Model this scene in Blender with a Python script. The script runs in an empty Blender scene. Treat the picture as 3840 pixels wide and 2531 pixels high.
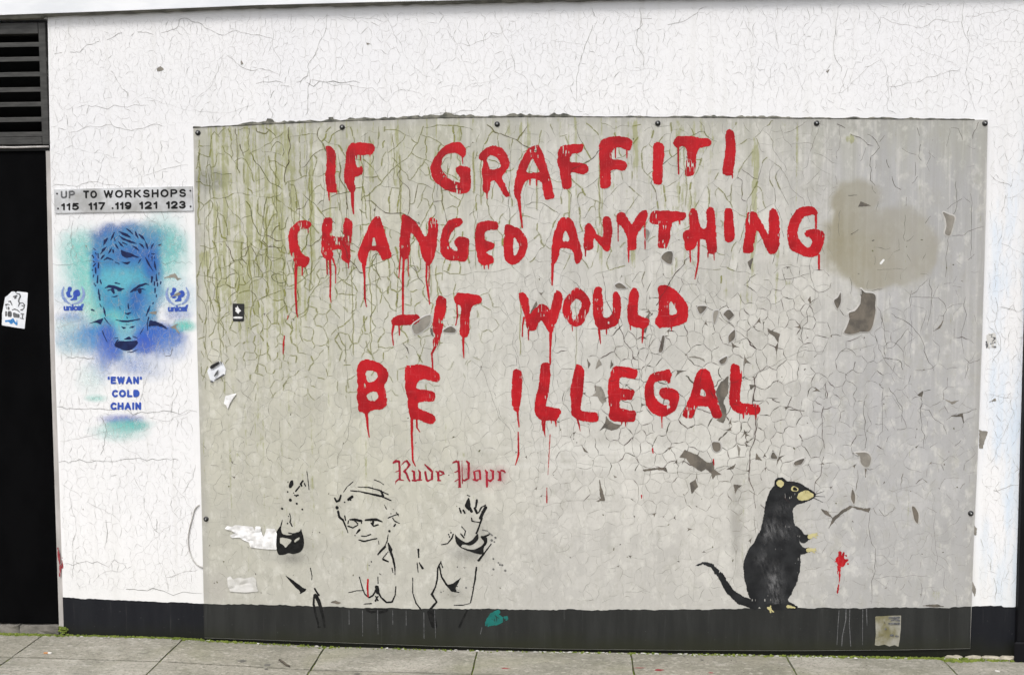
import bpy, bmesh, math, random
import numpy as np
from mathutils import Matrix, Vector
from mathutils.geometry import delaunay_2d_cdt

S = bpy.context.scene
COL = S.collection
random.seed(7)
RNG = np.random.default_rng(11)

# ------------------------------------------------------------------ camera
CX, CD, CZ, YAW, PITCH, ROLL, FPX = 1.7693, 4.6390, 1.7511, -.0554, -.0648, -.0049, 3730.24
IW, IH = 3840.0, 2531.0
_f = np.array([math.sin(YAW) * math.cos(PITCH), math.cos(YAW) * math.cos(PITCH), math.sin(PITCH)])
_r0 = np.array([math.cos(YAW), -math.sin(YAW), 0.0])
_u0 = np.cross(_r0, _f)
_r = math.cos(ROLL) * _r0 + math.sin(ROLL) * _u0
_u = -math.sin(ROLL) * _r0 + math.cos(ROLL) * _u0
cam_data = bpy.data.cameras.new("camera")
cam = bpy.data.objects.new("camera", cam_data)
COL.objects.link(cam)
cam.matrix_world = Matrix(((_r[0], _u[0], -_f[0], CX), (_r[1], _u[1], -_f[1], -CD), (_r[2], _u[2], -_f[2], CZ), (0, 0, 0, 1)))
cam_data.sensor_width = 36.0
cam_data.lens = FPX / IW * 36.0
cam_data.clip_start = 0.05
cam_data.clip_end = 500
S.camera = cam

# ------------------------------------------------------------------ daylight (overcast)
SUN_EL, SUN_AZ = math.radians(58), math.radians(200)      # azimuth measured from +Y clockwise
world = bpy.data.worlds.new("World")
S.world = world
world.use_nodes = True
wn, wl = world.node_tree.nodes, world.node_tree.links
wn.clear()
sky = wn.new("ShaderNodeTexSky")
sky.sky_type = 'NISHITA'
sky.sun_disc = False
sky.sun_elevation = SUN_EL
sky.sun_rotation = SUN_AZ
sky.air_density = 1.0
sky.dust_density = 4.0
hs = wn.new("ShaderNodeHueSaturation")
hs.inputs["Saturation"].default_value = 0.22           # cloud cover takes most of the blue out
bg = wn.new("ShaderNodeBackground")
bg.inputs["Strength"].default_value = 0.14
wo = wn.new("ShaderNodeOutputWorld")
wl.new(sky.outputs[0], hs.inputs["Color"])
wl.new(hs.outputs[0], bg.inputs["Color"])
wl.new(bg.outputs[0], wo.inputs["Surface"])

sun_data = bpy.data.lights.new("sun", 'SUN')
sun_data.energy = 1.3
sun_data.angle = math.radians(14)
sun_data.color = (1.0, 0.965, 0.92)
sun = bpy.data.objects.new("sun", sun_data)
COL.objects.link(sun)
sd = Vector((math.sin(SUN_AZ) * math.cos(SUN_EL), math.cos(SUN_AZ) * math.cos(SUN_EL), math.sin(SUN_EL)))
sun.rotation_euler = sd.to_track_quat('Z', 'Y').to_euler()
sun.location = (-2, -8, 9)

S.view_settings.view_transform = 'Standard'
S.view_settings.look = 'None'
S.view_settings.exposure = 0.5
S.view_settings.gamma = 1.0
S.view_settings.use_curve_mapping = False
S.render.engine = 'CYCLES'

# ------------------------------------------------------------------ helpers
def un(u, v, y=0.0):
    """where the sight line of a spot of the photograph meets the upright plane at depth y: (x, z)"""
    d = _f + (u - IW / 2) / FPX * _r - (v - IH / 2) / FPX * _u
    t = (y + CD) / d[1]
    return (CX + t * d[0], CZ + t * d[2])

def ung(u, v, z=-0.045):
    d = _f + (u - IW / 2) / FPX * _r - (v - IH / 2) / FPX * _u
    t = (z - CZ) / d[2]
    return (CX + t * d[0], -CD + t * d[1])

YB = -0.012          # face of the board
FR = {'F': (0, 0, 1.6142), 'A': (960, 400, .40816), 'B': (960, 1040, .40816), 'C': (1920, 400, .40816), 'D': (1920, 1040, .40816),
      'E': (2880, 400, .40816), 'G': (2880, 1040, .40816), 'P': (960, 1680, .40816), 'R': (2400, 1680, .40816), 'H': (1920, 1600, .40816),
      'L': (1460, 1710, .18916), 'Q': (330, 830, .18495), 'T': (250, 1100, .1913), 'M': (960, 1900, .40353), 'N': (2880, 1900, .40353),
      'K': (0, 1900, .40353), 'O': (700, 1650, .38906), 'J': (760, 1120, .26786), 'V': (0, 1070, .11484), 'U': (210, 1050, .08289),
      'W': (610, 1050, .08293), 'X': (180, 680, .23539), 'Y': (3240, 2290, .09564), 'Z': (0, 1280, .40816), 'I': (0, 640, .40816),
      'S': (0, 0, 1.0)}
def fp(fr, pts, y=YB):
    ox, oy, k = FR[fr]
    return [un(ox + k * a, oy + k * b, y) for a, b in pts]
MPP = 1.0 / 812.0     # metres per photograph pixel on the wall

_TAB = RNG.random((256, 256))
def vn(x, z, seed=0):
    x = np.asarray(x, float) + seed * 17.31; z = np.asarray(z, float) + seed * 9.77
    i = np.floor(x).astype(int); j = np.floor(z).astype(int)
    a = x - i; b = z - j
    a = a * a * (3 - 2 * a); b = b * b * (3 - 2 * b)
    i0, i1, j0, j1 = i & 255, (i + 1) & 255, j & 255, (j + 1) & 255
    return (_TAB[i0, j0] * (1 - a) + _TAB[i1, j0] * a) * (1 - b) + (_TAB[i0, j1] * (1 - a) + _TAB[i1, j1] * a) * b
def fbm(x, z, seed=0, oct=4):
    s, a, t = 0, .5, 0
    for k in range(oct):
        s = s + a * vn(np.asarray(x) * 2 ** k, np.asarray(z) * 2 ** k, seed + k * 3); t += a; a *= .5
    return s / t

def tag(o, label=None, cat=None, group=None, kind=None):
    if label: o['label'] = label
    if cat: o['category'] = cat
    if group: o['group'] = group
    if kind: o['kind'] = kind
    return o
def link(name, me, mat, parent=None):
    o = bpy.data.objects.new(name, me)
    COL.objects.link(o)
    if mat is not None:
        for m in (mat if isinstance(mat, (list, tuple)) else [mat]): me.materials.append(m)
    if parent is not None: o.parent = parent
    return o
def empty(name, loc=(0, 0, 0)):
    o = bpy.data.objects.new(name, None); COL.objects.link(o); o.location = loc; o.empty_display_size = .1
    return o
def child(name, me, mat, parent):
    """a part given in world coordinates under a thing whose Empty stands somewhere else"""
    o = link(name, me, mat)
    o.parent = parent
    p = parent; off = Vector((0, 0, 0))
    while p is not None: off += p.location; p = p.parent
    o.location = -off
    return o
def pydata(name, v, f, smooth=False):
    me = bpy.data.meshes.new(name)
    me.from_pydata([tuple(map(float, a)) for a in v], [], f)
    me.update()
    if smooth:
        me.polygons.foreach_set("use_smooth", [True] * len(me.polygons))
    return me
def box(v0, v1, bevel=0.0, name="box", seg=1):
    bm = bmesh.new()
    bmesh.ops.create_cube(bm, size=1)
    for v in bm.verts:
        v.co = Vector([v0[k] + (v.co[k] + .5) * (v1[k] - v0[k]) for k in range(3)])
    if bevel > 0:
        bmesh.ops.bevel(bm, geom=bm.edges[:], offset=bevel, segments=seg, affect='EDGES')
    me = bpy.data.meshes.new(name); bm.to_mesh(me); bm.free()
    return me
def prism(poly, y0, y1, name="prism"):
    """poly (x, z) counter-clockwise seen from the street, from y0 (front) back to y1"""
    n = len(poly)
    v = [(x, y0, z) for x, z in poly] + [(x, y1, z) for x, z in poly]
    f = [list(range(n)), list(range(2 * n - 1, n - 1, -1))] + [[i, n + i, n + (i + 1) % n, (i + 1) % n] for i in range(n)]
    me = pydata(name, v, f)
    bm = bmesh.new(); bm.from_mesh(me); bmesh.ops.recalc_face_normals(bm, faces=bm.faces[:]); bm.to_mesh(me); bm.free()
    return me
def tube(pts, r, name="tube", n=8):
    v, f = [], []
    P = [Vector(p) for p in pts]
    for i, p in enumerate(P):
        t = (P[min(i + 1, len(P) - 1)] - P[max(i - 1, 0)]).normalized()
        a = t.cross(Vector((0, 1, 0.01))).normalized(); b = t.cross(a)
        rr = r[i] if isinstance(r, (list, tuple)) else r
        for k in range(n):
            c = 2 * math.pi * k / n
            v.append(p + a * math.cos(c) * rr + b * math.sin(c) * rr)
    for i in range(len(P) - 1):
        for k in range(n):
            f.append([i * n + k, i * n + (k + 1) % n, (i + 1) * n + (k + 1) % n, (i + 1) * n + k])
    f.append(list(range(n))[::-1]); f.append([(len(P) - 1) * n + k for k in range(n)])
    me = pydata(name, v, f, True)
    bm = bmesh.new(); bm.from_mesh(me); bmesh.ops.recalc_face_normals(bm, faces=bm.faces[:]); bm.to_mesh(me); bm.free()
    return me
def lathe(prof, n=16, axis='y', name="lathe"):
    """profile of (radius, depth) turned about the y axis, facing the street"""
    v, f = [], []
    for r, d in prof:
        for k in range(n):
            a = 2 * math.pi * k / n
            v.append((r * math.cos(a), d, r * math.sin(a)))
    for i in range(len(prof) - 1):
        for k in range(n):
            f.append([i * n + k, i * n + (k + 1) % n, (i + 1) * n + (k + 1) % n, (i + 1) * n + k])
    f.append([(len(prof) - 1) * n + k for k in range(n)])
    me = pydata(name, v, f, True)
    bm = bmesh.new(); bm.from_mesh(me); bmesh.ops.recalc_face_normals(bm, faces=bm.faces[:]); bm.to_mesh(me); bm.free()
    return me

# ---- flat paint: shapes rasterised to a distance field, then cut out as a mesh with rough edges
def chaikin(p, it=1):
    p = [np.array(a, float) for a in p]
    for _ in range(it):
        q = []
        for i in range(len(p)):
            a, b = p[i], p[(i + 1) % len(p)]
            q += [a * .8 + b * .2, a * .2 + b * .8]
        p = q
    return p
def sd_poly(X, Z, p):
    d = np.full(X.shape, 1e9); ins = np.zeros(X.shape, bool)
    n = len(p)
    for i in range(n):
        (ax, az), (bx, bz) = p[i], p[(i + 1) % n]
        ex, ez = bx - ax, bz - az
        L = ex * ex + ez * ez + 1e-15
        wx, wz = X - ax, Z - az
        t = np.clip((wx * ex + wz * ez) / L, 0, 1)
        d = np.minimum(d, (wx - ex * t) ** 2 + (wz - ez * t) ** 2)
        c = ((az > Z) != (bz > Z))
        with np.errstate(divide='ignore', invalid='ignore'):
            xi = ax + (Z - az) * ex / (ez if abs(ez) > 1e-12 else 1e-12)
        ins ^= c & (X < xi)
    d = np.sqrt(d)
    return np.where(ins, d, -d)
def ms_mesh(F, xs, zs, y, name):
    nz, nx = F.shape
    ins = F > 0
    vid, verts, faces = {}, [], []
    def node(j, i):
        k = (j, i, 0)
        if k not in vid:
            vid[k] = len(verts); verts.append((xs[i], y, zs[j]))
        return vid[k]
    def cut(j, i, j2, i2):
        if (j2, i2) < (j, i): j, i, j2, i2 = j2, i2, j, i
        k = (j, i, 1 if i2 > i else 2)
        if k not in vid:
            a, b = F[j, i], F[j2, i2]; t = a / (a - b)
            vid[k] = len(verts); verts.append((xs[i] + (xs[i2] - xs[i]) * t, y, zs[j] + (zs[j2] - zs[j]) * t))
        return vid[k]
    cnt = ins[:-1, :-1].astype(int) + ins[1:, :-1] + ins[:-1, 1:] + ins[1:, 1:]
    for j in range(nz - 1):
        row = cnt[j]
        if not row.any(): continue
        full = np.concatenate([[False], row == 4, [False]])
        st = np.nonzero(full[1:] & ~full[:-1])[0]; en = np.nonzero(~full[1:] & full[:-1])[0]
        for a, b in zip(st, en):
            faces.append([node(j, a), node(j, b), node(j + 1, b), node(j + 1, a)])
        for i in np.nonzero((row > 0) & (row < 4))[0]:
            cs = [(j, i), (j, i + 1), (j + 1, i + 1), (j + 1, i)]
            pl = []
            for k in range(4):
                a, b = cs[k], cs[(k + 1) % 4]
                if ins[a]: pl.append(node(*a))
                if ins[a] != ins[b]: pl.append(cut(*a, *b))
            if len(pl) > 2: faces.append(pl)
    return pydata(name, verts, faces)
LAYER = [0]
def paint(name, mat, parent, y=YB - .0008, polys=(), holes=(), strokes=(), res=.0016, rough=.0012, streak=0.0, seed=0, wear=0.0, smooth=1):
    """polys / holes: lists of (x, z) loops; strokes: (points, radii in metres)"""
    allp = [p for l in polys for p in l] + [p for s, r in strokes for p in s]
    mr = max([0] + [max(r) for s, r in strokes]) + .006
    A = np.array(allp)
    x0, x1, z0, z1 = A[:, 0].min() - mr, A[:, 0].max() + mr, A[:, 1].min() - mr, A[:, 1].max() + mr
    xs = np.arange(x0, x1 + res, res); zs = np.arange(z0, z1 + res, res)
    X, Z = np.meshgrid(xs, zs)
    F = np.full(X.shape, -1.0)
    for p in polys: F = np.maximum(F, sd_poly(X, Z, chaikin(p, smooth) if smooth else p))
    for p in holes: F = np.minimum(F, -sd_poly(X, Z, chaikin(p, smooth) if smooth else p))
    for pts, rad in strokes:
        n = len(pts)
        if len(rad) == 1: rad = list(rad) * n
        for i in range(max(1, n - 1)):
            (ax, az) = pts[i]; (bx, bz) = pts[min(i + 1, n - 1)]
            ra, rb = rad[i], rad[min(i + 1, n - 1)]
            pad = max(ra, rb) + 3 * res
            i0 = int(max(0, (min(ax, bx) - pad - x0) // res)); i1 = int(min(len(xs), (max(ax, bx) + pad - x0) // res + 2))
            j0 = int(max(0, (min(az, bz) - pad - z0) // res)); j1 = int(min(len(zs), (max(az, bz) + pad - z0) // res + 2))
            x_, z_ = X[j0:j1, i0:i1], Z[j0:j1, i0:i1]
            ex, ez = bx - ax, bz - az
            t = np.clip(((x_ - ax) * ex + (z_ - az) * ez) / (ex * ex + ez * ez + 1e-12), 0, 1)
            d = np.hypot(x_ - ax - ex * t, z_ - az - ez * t)
            F[j0:j1, i0:i1] = np.maximum(F[j0:j1, i0:i1], ra + (rb - ra) * t - d)
    if rough:
        F = F + rough * ((vn(X / .018, Z / .018, seed) - .5) * 1.6 + (vn(X / .005, Z / .005, seed + 5) - .5) * 1.3)
    if wear:
        w = vn(X / .0032, Z / .022, seed + 9) * .6 + vn(X / .05, Z / .05, seed + 2) * .55
        F = np.where((w > 1.02 - wear), np.minimum(F, (1.02 - wear - w) * .02), F)
    F[0, :] = F[-1, :] = -1; F[:, 0] = F[:, -1] = -1
    LAYER[0] = (LAYER[0] + 1) % 60
    me = ms_mesh(F, xs, zs, y - LAYER[0] * 1.5e-6, name)           # never two coats in one plane
    return child(name, me, mat, parent)
def ks(fr, *strokes, y=YB):
    """strokes given as (points, radii in frame units) -> metres"""
    k = FR[fr][2] * MPP * (1.22 if fr == 'P' else 1.0)
    out = []
    for pts, rad in strokes:
        if not isinstance(rad, (list, tuple)): rad = [rad]
        rad = list(rad)
        if len(rad) > 1 and len(rad) != len(pts):
            rad = list(np.interp(np.linspace(0, 1, len(pts)), np.linspace(0, 1, len(rad)), rad))
        out.append((fp(fr, pts, y), [r * k for r in rad]))
    return out
def dots(fr, lst, y=YB):
    return ks(fr, *[([(a, b), (a + 1, b + 1)], r) for a, b, r in lst], y=y)

# ------------------------------------------------------------------ materials
def new_mat(name):
    m = bpy.data.materials.new(name); m.use_nodes = True
    nt = m.node_tree; nt.nodes.clear()
    out = nt.nodes.new("ShaderNodeOutputMaterial"); b = nt.nodes.new("ShaderNodeBsdfPrincipled")
    nt.links.new(b.outputs[0], out.inputs[0])
    return m, nt, b
def N(nt, t, **k):
    n = nt.nodes.new(t)
    for a, v in k.items():
        if a in n.inputs.keys(): n.inputs[a].default_value = v
        else: setattr(n, a, v)
    return n
def mixc(nt, fac, a, b, mode='MIX'):
    n = nt.nodes.new("ShaderNodeMix"); n.data_type = 'RGBA'; n.blend_type = mode
    for sock, v in ((n.inputs[0], fac), (n.inputs[6], a), (n.inputs[7], b)):
        if hasattr(v, 'links') or hasattr(v, 'is_linked'): nt.links.new(v, sock)
        elif isinstance(v, (tuple, list)): sock.default_value = (*v[:3], 1)
        else: sock.default_value = v
    return n.outputs[2]
def ramp(nt, src, a, b, lo=0.0, hi=1.0):
    n = nt.nodes.new("ShaderNodeMapRange"); n.interpolation_type = 'SMOOTHSTEP'
    n.inputs['From Min'].default_value = a; n.inputs['From Max'].default_value = b
    n.inputs['To Min'].default_value = lo; n.inputs['To Max'].default_value = hi
    nt.links.new(src, n.inputs['Value'])
    return n.outputs[0]
def wpos(nt, sx=1, sy=1, sz=1):
    g = nt.nodes.new("ShaderNodeNewGeometry")
    m = nt.nodes.new("ShaderNodeVectorMath"); m.operation = 'MULTIPLY'; m.inputs[1].default_value = (sx, sy, sz)
    nt.links.new(g.outputs['Position'], m.inputs[0])
    return m.outputs[0]
def noise(nt, scale=(1, 1, 1), detail=4, rough=.55, dist=0.0):
    n = nt.nodes.new("ShaderNodeTexNoise"); n.inputs['Scale'].default_value = 1
    n.inputs['Detail'].default_value = detail; n.inputs['Roughness'].default_value = rough; n.inputs['Distortion'].default_value = dist
    nt.links.new(wpos(nt, *scale), n.inputs['Vector'])
    return n.outputs['Fac']
def bump(nt, b, h, dist=.002, strength=.5):
    n = nt.nodes.new("ShaderNodeBump"); n.inputs['Distance'].default_value = dist; n.inputs['Strength'].default_value = strength
    nt.links.new(h, n.inputs['Height']); nt.links.new(n.outputs[0], b.inputs['Normal'])
def math_(nt, op, a, b=None):
    n = nt.nodes.new("ShaderNodeMath"); n.operation = op
    for s, v in ((n.inputs[0], a), (n.inputs[1], b)):
        if v is None: continue
        if hasattr(v, 'is_linked'): nt.links.new(v, s)
        else: s.default_value = v
    return n.outputs[0]
def simple(name, c1, c2, scale=(20, 20, 20), rough=.7, bmp=.3, metal=0, lo=.35, hi=.65, bd=.0015, spec=.5):
    m, nt, b = new_mat(name); b.inputs['Specular IOR Level'].default_value = spec
    n = noise(nt, scale)
    nt.links.new(mixc(nt, ramp(nt, n, lo, hi), c1, c2), b.inputs['Base Color'])
    b.inputs['Roughness'].default_value = rough; b.inputs['Metallic'].default_value = metal
    if bmp: bump(nt, b, noise(nt, tuple(s * 6 for s in scale), 5), bd, bmp)
    return m

def m_wall():
    m, nt, b = new_mat("white_masonry_paint")
    big = noise(nt, (1.3, 1.3, .9), 5)
    strk = noise(nt, (22, 22, 1.1), 4)
    fine = noise(nt, (60, 60, 40), 6, .7)
    c = mixc(nt, ramp(nt, big, .35, .7), (.80, .795, .80), (.76, .76, .775))
    c = mixc(nt, ramp(nt, strk, .48, .78, 0, .30), c, (.60, .59, .56))
    c = mixc(nt, ramp(nt, fine, .45, .85, 0, .12), c, (.55, .54, .52))
    # washed-out blue paint at the right hand end of the wall
    g = nt.nodes.new("ShaderNodeNewGeometry"); sx = nt.nodes.new("ShaderNodeSeparateXYZ"); nt.links.new(g.outputs['Position'], sx.inputs[0])
    right = ramp(nt, sx.outputs['X'], 3.62, 3.74)
    low = ramp(nt, sx.outputs['Z'], 2.55, 1.9)
    blue = ramp(nt, noise(nt, (9, 9, 1.6), 4), .42, .68, 0, .6)
    c = mixc(nt, math_(nt, 'MULTIPLY', math_(nt, 'MULTIPLY', right, low), blue), c, (.50, .64, .80))
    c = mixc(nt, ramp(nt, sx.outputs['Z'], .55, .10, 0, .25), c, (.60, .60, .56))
    nt.links.new(c, b.inputs['Base Color'])
    b.inputs['Roughness'].default_value = .75
    h = noise(nt, (45, 45, 38), 6, .65)
    bump(nt, b, h, .0025, .55)
    return m
def m_board():
    m, nt, b = new_mat("weathered_board_paint")
    at = N(nt, "ShaderNodeAttribute", attribute_name="tint")
    al = N(nt, "ShaderNodeAttribute", attribute_name="algae")
    c = at.outputs['Color']
    g = nt.nodes.new("ShaderNodeNewGeometry"); sx = nt.nodes.new("ShaderNodeSeparateXYZ"); nt.links.new(g.outputs['Position'], sx.inputs[0])
    al_ = at.outputs['Alpha']
    upper = math_(nt, 'MULTIPLY', ramp(nt, sx.outputs['Z'], .7, 2.0, .25, 1.0), al_)
    strk = noise(nt, (38, 38, 1.3), 5, .6)
    c = mixc(nt, math_(nt, 'MULTIPLY', ramp(nt, strk, .42, .72, 0, .30), upper), c, (.27, .265, .245))
    c = mixc(nt, math_(nt, 'MULTIPLY', ramp(nt, noise(nt, (55, 55, 2.6), 3), .52, .72, 0, .32), upper), c, (.66, .64, .61))
    c = mixc(nt, math_(nt, 'MULTIPLY', ramp(nt, noise(nt, (26, 26, 17), 6, .65), .50, .68, 0, .38), al_), c, (.66, .65, .60))
    c = mixc(nt, ramp(nt, noise(nt, (5, 5, 4), 5, .6), .5, .72, 0, .30), c, (.36, .35, .325))
    c = mixc(nt, ramp(nt, noise(nt, (17, 17, 12), 6, .72), .50, .72, 0, .40), c, (.33, .32, .27))
    c = mixc(nt, ramp(nt, noise(nt, (120, 120, 90), 4, .7), .5, .85, 0, .30), c, (.22, .22, .19))
    st2 = noise(nt, (52, 52, 2.0), 5, .65)
    br = noise(nt, (55, 55, 26), 5, .7)
    f = math_(nt, 'ADD', math_(nt, 'MULTIPLY', st2, .62), math_(nt, 'MULTIPLY', br, .38))
    f = math_(nt, 'ADD', f, math_(nt, 'MULTIPLY', al.outputs['Fac'], .17))
    mk = ramp(nt, f, .605, .72)
    green = mixc(nt, br, (.34, .34, .09), (.15, .17, .035))
    c = mixc(nt, math_(nt, 'MULTIPLY', mk, .60), c, green)
    nt.links.new(c, b.inputs['Base Color'])
    b.inputs['Roughness'].default_value = .62
    h = math_(nt, 'ADD', noise(nt, (30, 30, 18), 6, .65), math_(nt, 'MULTIPLY', br, .6))
    bump(nt, b, h, .002, .5)
    return m
def m_red(name="red_brush_paint", base=(.45, .0060, .012), dark=(.29, .0035, .008), pale=(.56, .10, .11), palef=.62):
    m, nt, b = new_mat(name)
    c = mixc(nt, ramp(nt, noise(nt, (9, 9, 9), 4), .35, .7), base, dark)
    c = mixc(nt, ramp(nt, noise(nt, (150, 150, 9), 4, .7), .56, .75, 0, palef), c, pale)
    c = mixc(nt, ramp(nt, noise(nt, (11, 11, 150), 3, .6), .60, .76, 0, palef * .7), c, pale)
    c = mixc(nt, ramp(nt, noise(nt, (26, 26, 20), 5, .7), .55, .75, 0, .5), c, (.20, .004, .008))
    c = mixc(nt, ramp(nt, noise(nt, (200, 200, 200), 2), .66, .72, 0, .5), c, pale)
    nt.links.new(c, b.inputs['Base Color'])
    b.inputs['Roughness'].default_value = .55; b.inputs['Specular IOR Level'].default_value = .25
    bump(nt, b, noise(nt, (60, 60, 22), 5), .0015, .4)
    return m
def m_rgba():
    """spray paint and algae: thin film whose colour and cover come from how much was laid down"""
    m, nt, b = new_mat("spray_film")
    at = N(nt, "ShaderNodeAttribute", attribute_name="film")
    nt.links.new(at.outputs['Color'], b.inputs['Base Color'])
    sp = noise(nt, (320, 320, 320), 2, .6)
    md = noise(nt, (45, 45, 30), 4, .6)
    k = math_(nt, 'ADD', math_(nt, 'MULTIPLY', ramp(nt, sp, .3, .7), .35), math_(nt, 'MULTIPLY', ramp(nt, md, .25, .75), .5))
    a = math_(nt, 'MULTIPLY', at.outputs['Alpha'], math_(nt, 'ADD', k, .52))
    nt.links.new(a, b.inputs['Alpha'])
    b.inputs['Roughness'].default_value = .7
    return m
def m_attr(name, rough=.8):
    m, nt, b = new_mat(name)
    at = N(nt, "ShaderNodeAttribute", attribute_name="film")
    n = noise(nt, (90, 90, 60), 3)
    nt.links.new(mixc(nt, ramp(nt, n, .3, .7, 0, .5), at.outputs['Color'], mixc(nt, 1.0, at.outputs['Color'], (.55, .55, .5), 'MULTIPLY')), b.inputs['Base Color'])
    b.inputs['Roughness'].default_value = rough
    return m
def m_slab():
    m, nt, b = new_mat("york_stone_paving")
    oi = nt.nodes.new("ShaderNodeObjectInfo")
    c = mixc(nt, oi.outputs['Random'], (.275, .258, .212), (.35, .332, .288))
    c = mixc(nt, ramp(nt, noise(nt, (3.2, 5, 5), 6, .65), .38, .68, 0, .7), c, (.150, .147, .112))
    c = mixc(nt, ramp(nt, noise(nt, (7, 16, 9), 5, .7), .52, .74, 0, .55), c, (.36, .345, .305))
    c = mixc(nt, ramp(nt, noise(nt, (70, 90, 70), 5, .75), .46, .66, 0, .75), c, (.115, .112, .088))
    c = mixc(nt, ramp(nt, noise(nt, (28, 60, 40), 4, .7), .53, .66, 0, .65), c, (.43, .41, .36))
    c = mixc(nt, ramp(nt, noise(nt, (260, 260, 260), 2, .6), .62, .70, 0, .6), c, (.09, .09, .08))
    c = mixc(nt, ramp(nt, noise(nt, (2.1, 2.6, 2), 3), .52, .74, 0, .35), c, (.22, .22, .125))
    c = mixc(nt, ramp(nt, noise(nt, (1.6, 9, 3), 5, .7), .5, .68, 0, .5), c, (.17, .165, .13))
    nt.links.new(c, b.inputs['Base Color'])
    b.inputs['Roughness'].default_value = .85
    bump(nt, b, math_(nt, 'ADD', noise(nt, (40, 40, 40), 7, .7), noise(nt, (6, 9, 6), 3)), .007, .75)
    return m
def m_band(name, c1, c2, foot):
    m, nt, b = new_mat(name)
    c = mixc(nt, ramp(nt, noise(nt, (16, 16, 2.2), 5), .35, .7), c1, c2)
    c = mixc(nt, ramp(nt, noise(nt, (60, 60, 3), 3), .62, .75, 0, .35), c, (.06, .06, .06))
    c = mixc(nt, ramp(nt, noise(nt, (90, 90, 90), 3), .70, .74, 0, .5), c, (.12, .12, .115))
    b.inputs['Specular IOR Level'].default_value = .25
    g = nt.nodes.new("ShaderNodeNewGeometry"); sx = nt.nodes.new("ShaderNodeSeparateXYZ"); nt.links.new(g.outputs['Position'], sx.inputs[0])
    zz = math_(nt, 'ADD', sx.outputs['Z'], math_(nt, 'MULTIPLY', noise(nt, (6, 6, 6), 4), .10))
    c = mixc(nt, ramp(nt, zz, .13, .0, 0, .75), c, foot)
    nt.links.new(c, b.inputs['Base Color'])
    b.inputs['Roughness'].default_value = .6
    bump(nt, b, noise(nt, (40, 40, 30), 6), .002, .5)
    return m

M = {}
M['wall'] = m_wall(); M['board'] = m_board(); M['red'] = m_red()
M['redspray'] = m_red("red_spray_paint", (.33, .012, .03), (.22, .008, .02), (.45, .12, .14), .7)
M['film'] = m_rgba(); M['crack'] = m_attr("crack_dirt")
M['slab'] = m_slab()
M['band'] = m_band("dark_plinth_paint", (.0052, .006, .0095), (.0085, .0095, .013), (.010, .011, .004))
M['bandb'] = m_band("greyed_plinth_paint", (.017, .0178, .0172), (.026, .027, .026), (.018, .020, .008))
M['black'] = simple("black_stencil_paint", (.005, .005, .0055), (.013, .013, .013), (60, 60, 60), .6, .1, spec=.2)
M['grey_ink'] = simple("thin_grey_stencil_paint", (.10, .10, .095), (.16, .16, .15), (60, 60, 60), .6, .1)
M['navy'] = simple("navy_stencil_paint", (.005, .010, .055), (.008, .020, .085), (30, 30, 30), .6, .1, spec=.25)
M['blue'] = simple("blue_stencil_paint", (.016, .055, .36), (.03, .09, .42), (50, 50, 50), .6, .1)
M['paleblue'] = simple("pale_blue_stencil_paint", (.16, .23, .48), (.26, .34, .56), (70, 70, 70), .6, .1)
M['teal'] = simple("teal_paint", (.0, .145, .125), (.0, .10, .09), (30, 30, 30), .5, .2)
M['cream'] = simple("cream_stencil_paint", (.52, .47, .24), (.44, .39, .18), (40, 40, 40), .6, .1)
M['fur'] = simple("charcoal_spray", (.008, .0085, .010), (.020, .021, .023), (14, 14, 14), .6, .1, spec=.25)
M['furgrey'] = simple("grey_spray", (.11, .11, .115), (.16, .16, .165), (40, 40, 40), .7, .1)
M['peel'] = simple("bare_board_under_peeled_paint", (.155, .134, .108), (.088, .078, .066), (22, 22, 18), .85, .6)
M['chip'] = simple("bare_render", (.27, .25, .215), (.19, .175, .15), (22, 22, 18), .85, .6)
M['lip'] = simple("curled_paint_edge", (.46, .445, .42), (.40, .39, .37), (20, 20, 20), .6, .2)
M['lipw'] = simple("curled_white_paint_edge", (.78, .77, .76), (.7, .69, .68), (20, 20, 20), .6, .2)
M['sealant'] = simple("crumbling_sealant", (.045, .046, .038), (.135, .13, .105), (30, 30, 30), .9, .8)
M['doorblack'] = simple("black_gloss_door_paint", (.0016, .0016, .0019), (.0026, .0026, .003), (6, 6, 3), .7, .15, spec=.03)
M['frame'] = simple("grey_frame_paint", (.36, .34, .325), (.47, .445, .43), (24, 24, 6), .7, .3)
M['redrub'] = simple("red_scuffed_paint", (.20, .012, .022), (.30, .05, .055), (60, 60, 30), .6, .3)
M['louvre'] = simple("dark_painted_metal", (.034, .034, .032), (.058, .057, .054), (12, 12, 60), .55, .3, spec=.3)
M['void'] = simple("dark_shaft", (.004, .004, .004), (.006, .006, .006), (6, 6, 6), .95, 0)
M['metal'] = simple("dark_steel", (.03, .03, .032), (.055, .055, .055), (90, 90, 90), .45, .2, .6)
M['metal2'] = simple("worn_bright_steel", (.42, .43, .43), (.25, .25, .25), (200, 200, 200), .4, .1, .7)
M['fascia'] = simple("white_fascia_paint", (.82, .83, .85), (.70, .72, .75), (2.5, 2.5, 8), .6, .3)
M['soffit'] = simple("shaded_soffit", (.10, .10, .085), (.18, .175, .15), (14, 14, 14), .9, .4)  # dark colour stands in for the shade under the fascia
M['paper'] = simple("white_torn_paper", (.82, .82, .83), (.66, .65, .64), (34, 34, 34), .8, .3)
M['paperold'] = simple("greyed_torn_paper", (.52, .51, .48), (.62, .61, .59), (24, 24, 24), .8, .3)
M['sticker'] = simple("white_sticker", (.78, .79, .82), (.68, .70, .74), (26, 26, 26), .45, .1)
M['stickerblack'] = simple("black_sticker", (.010, .010, .012), (.02, .02, .02), (40, 40, 40), .35, .1)
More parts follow.
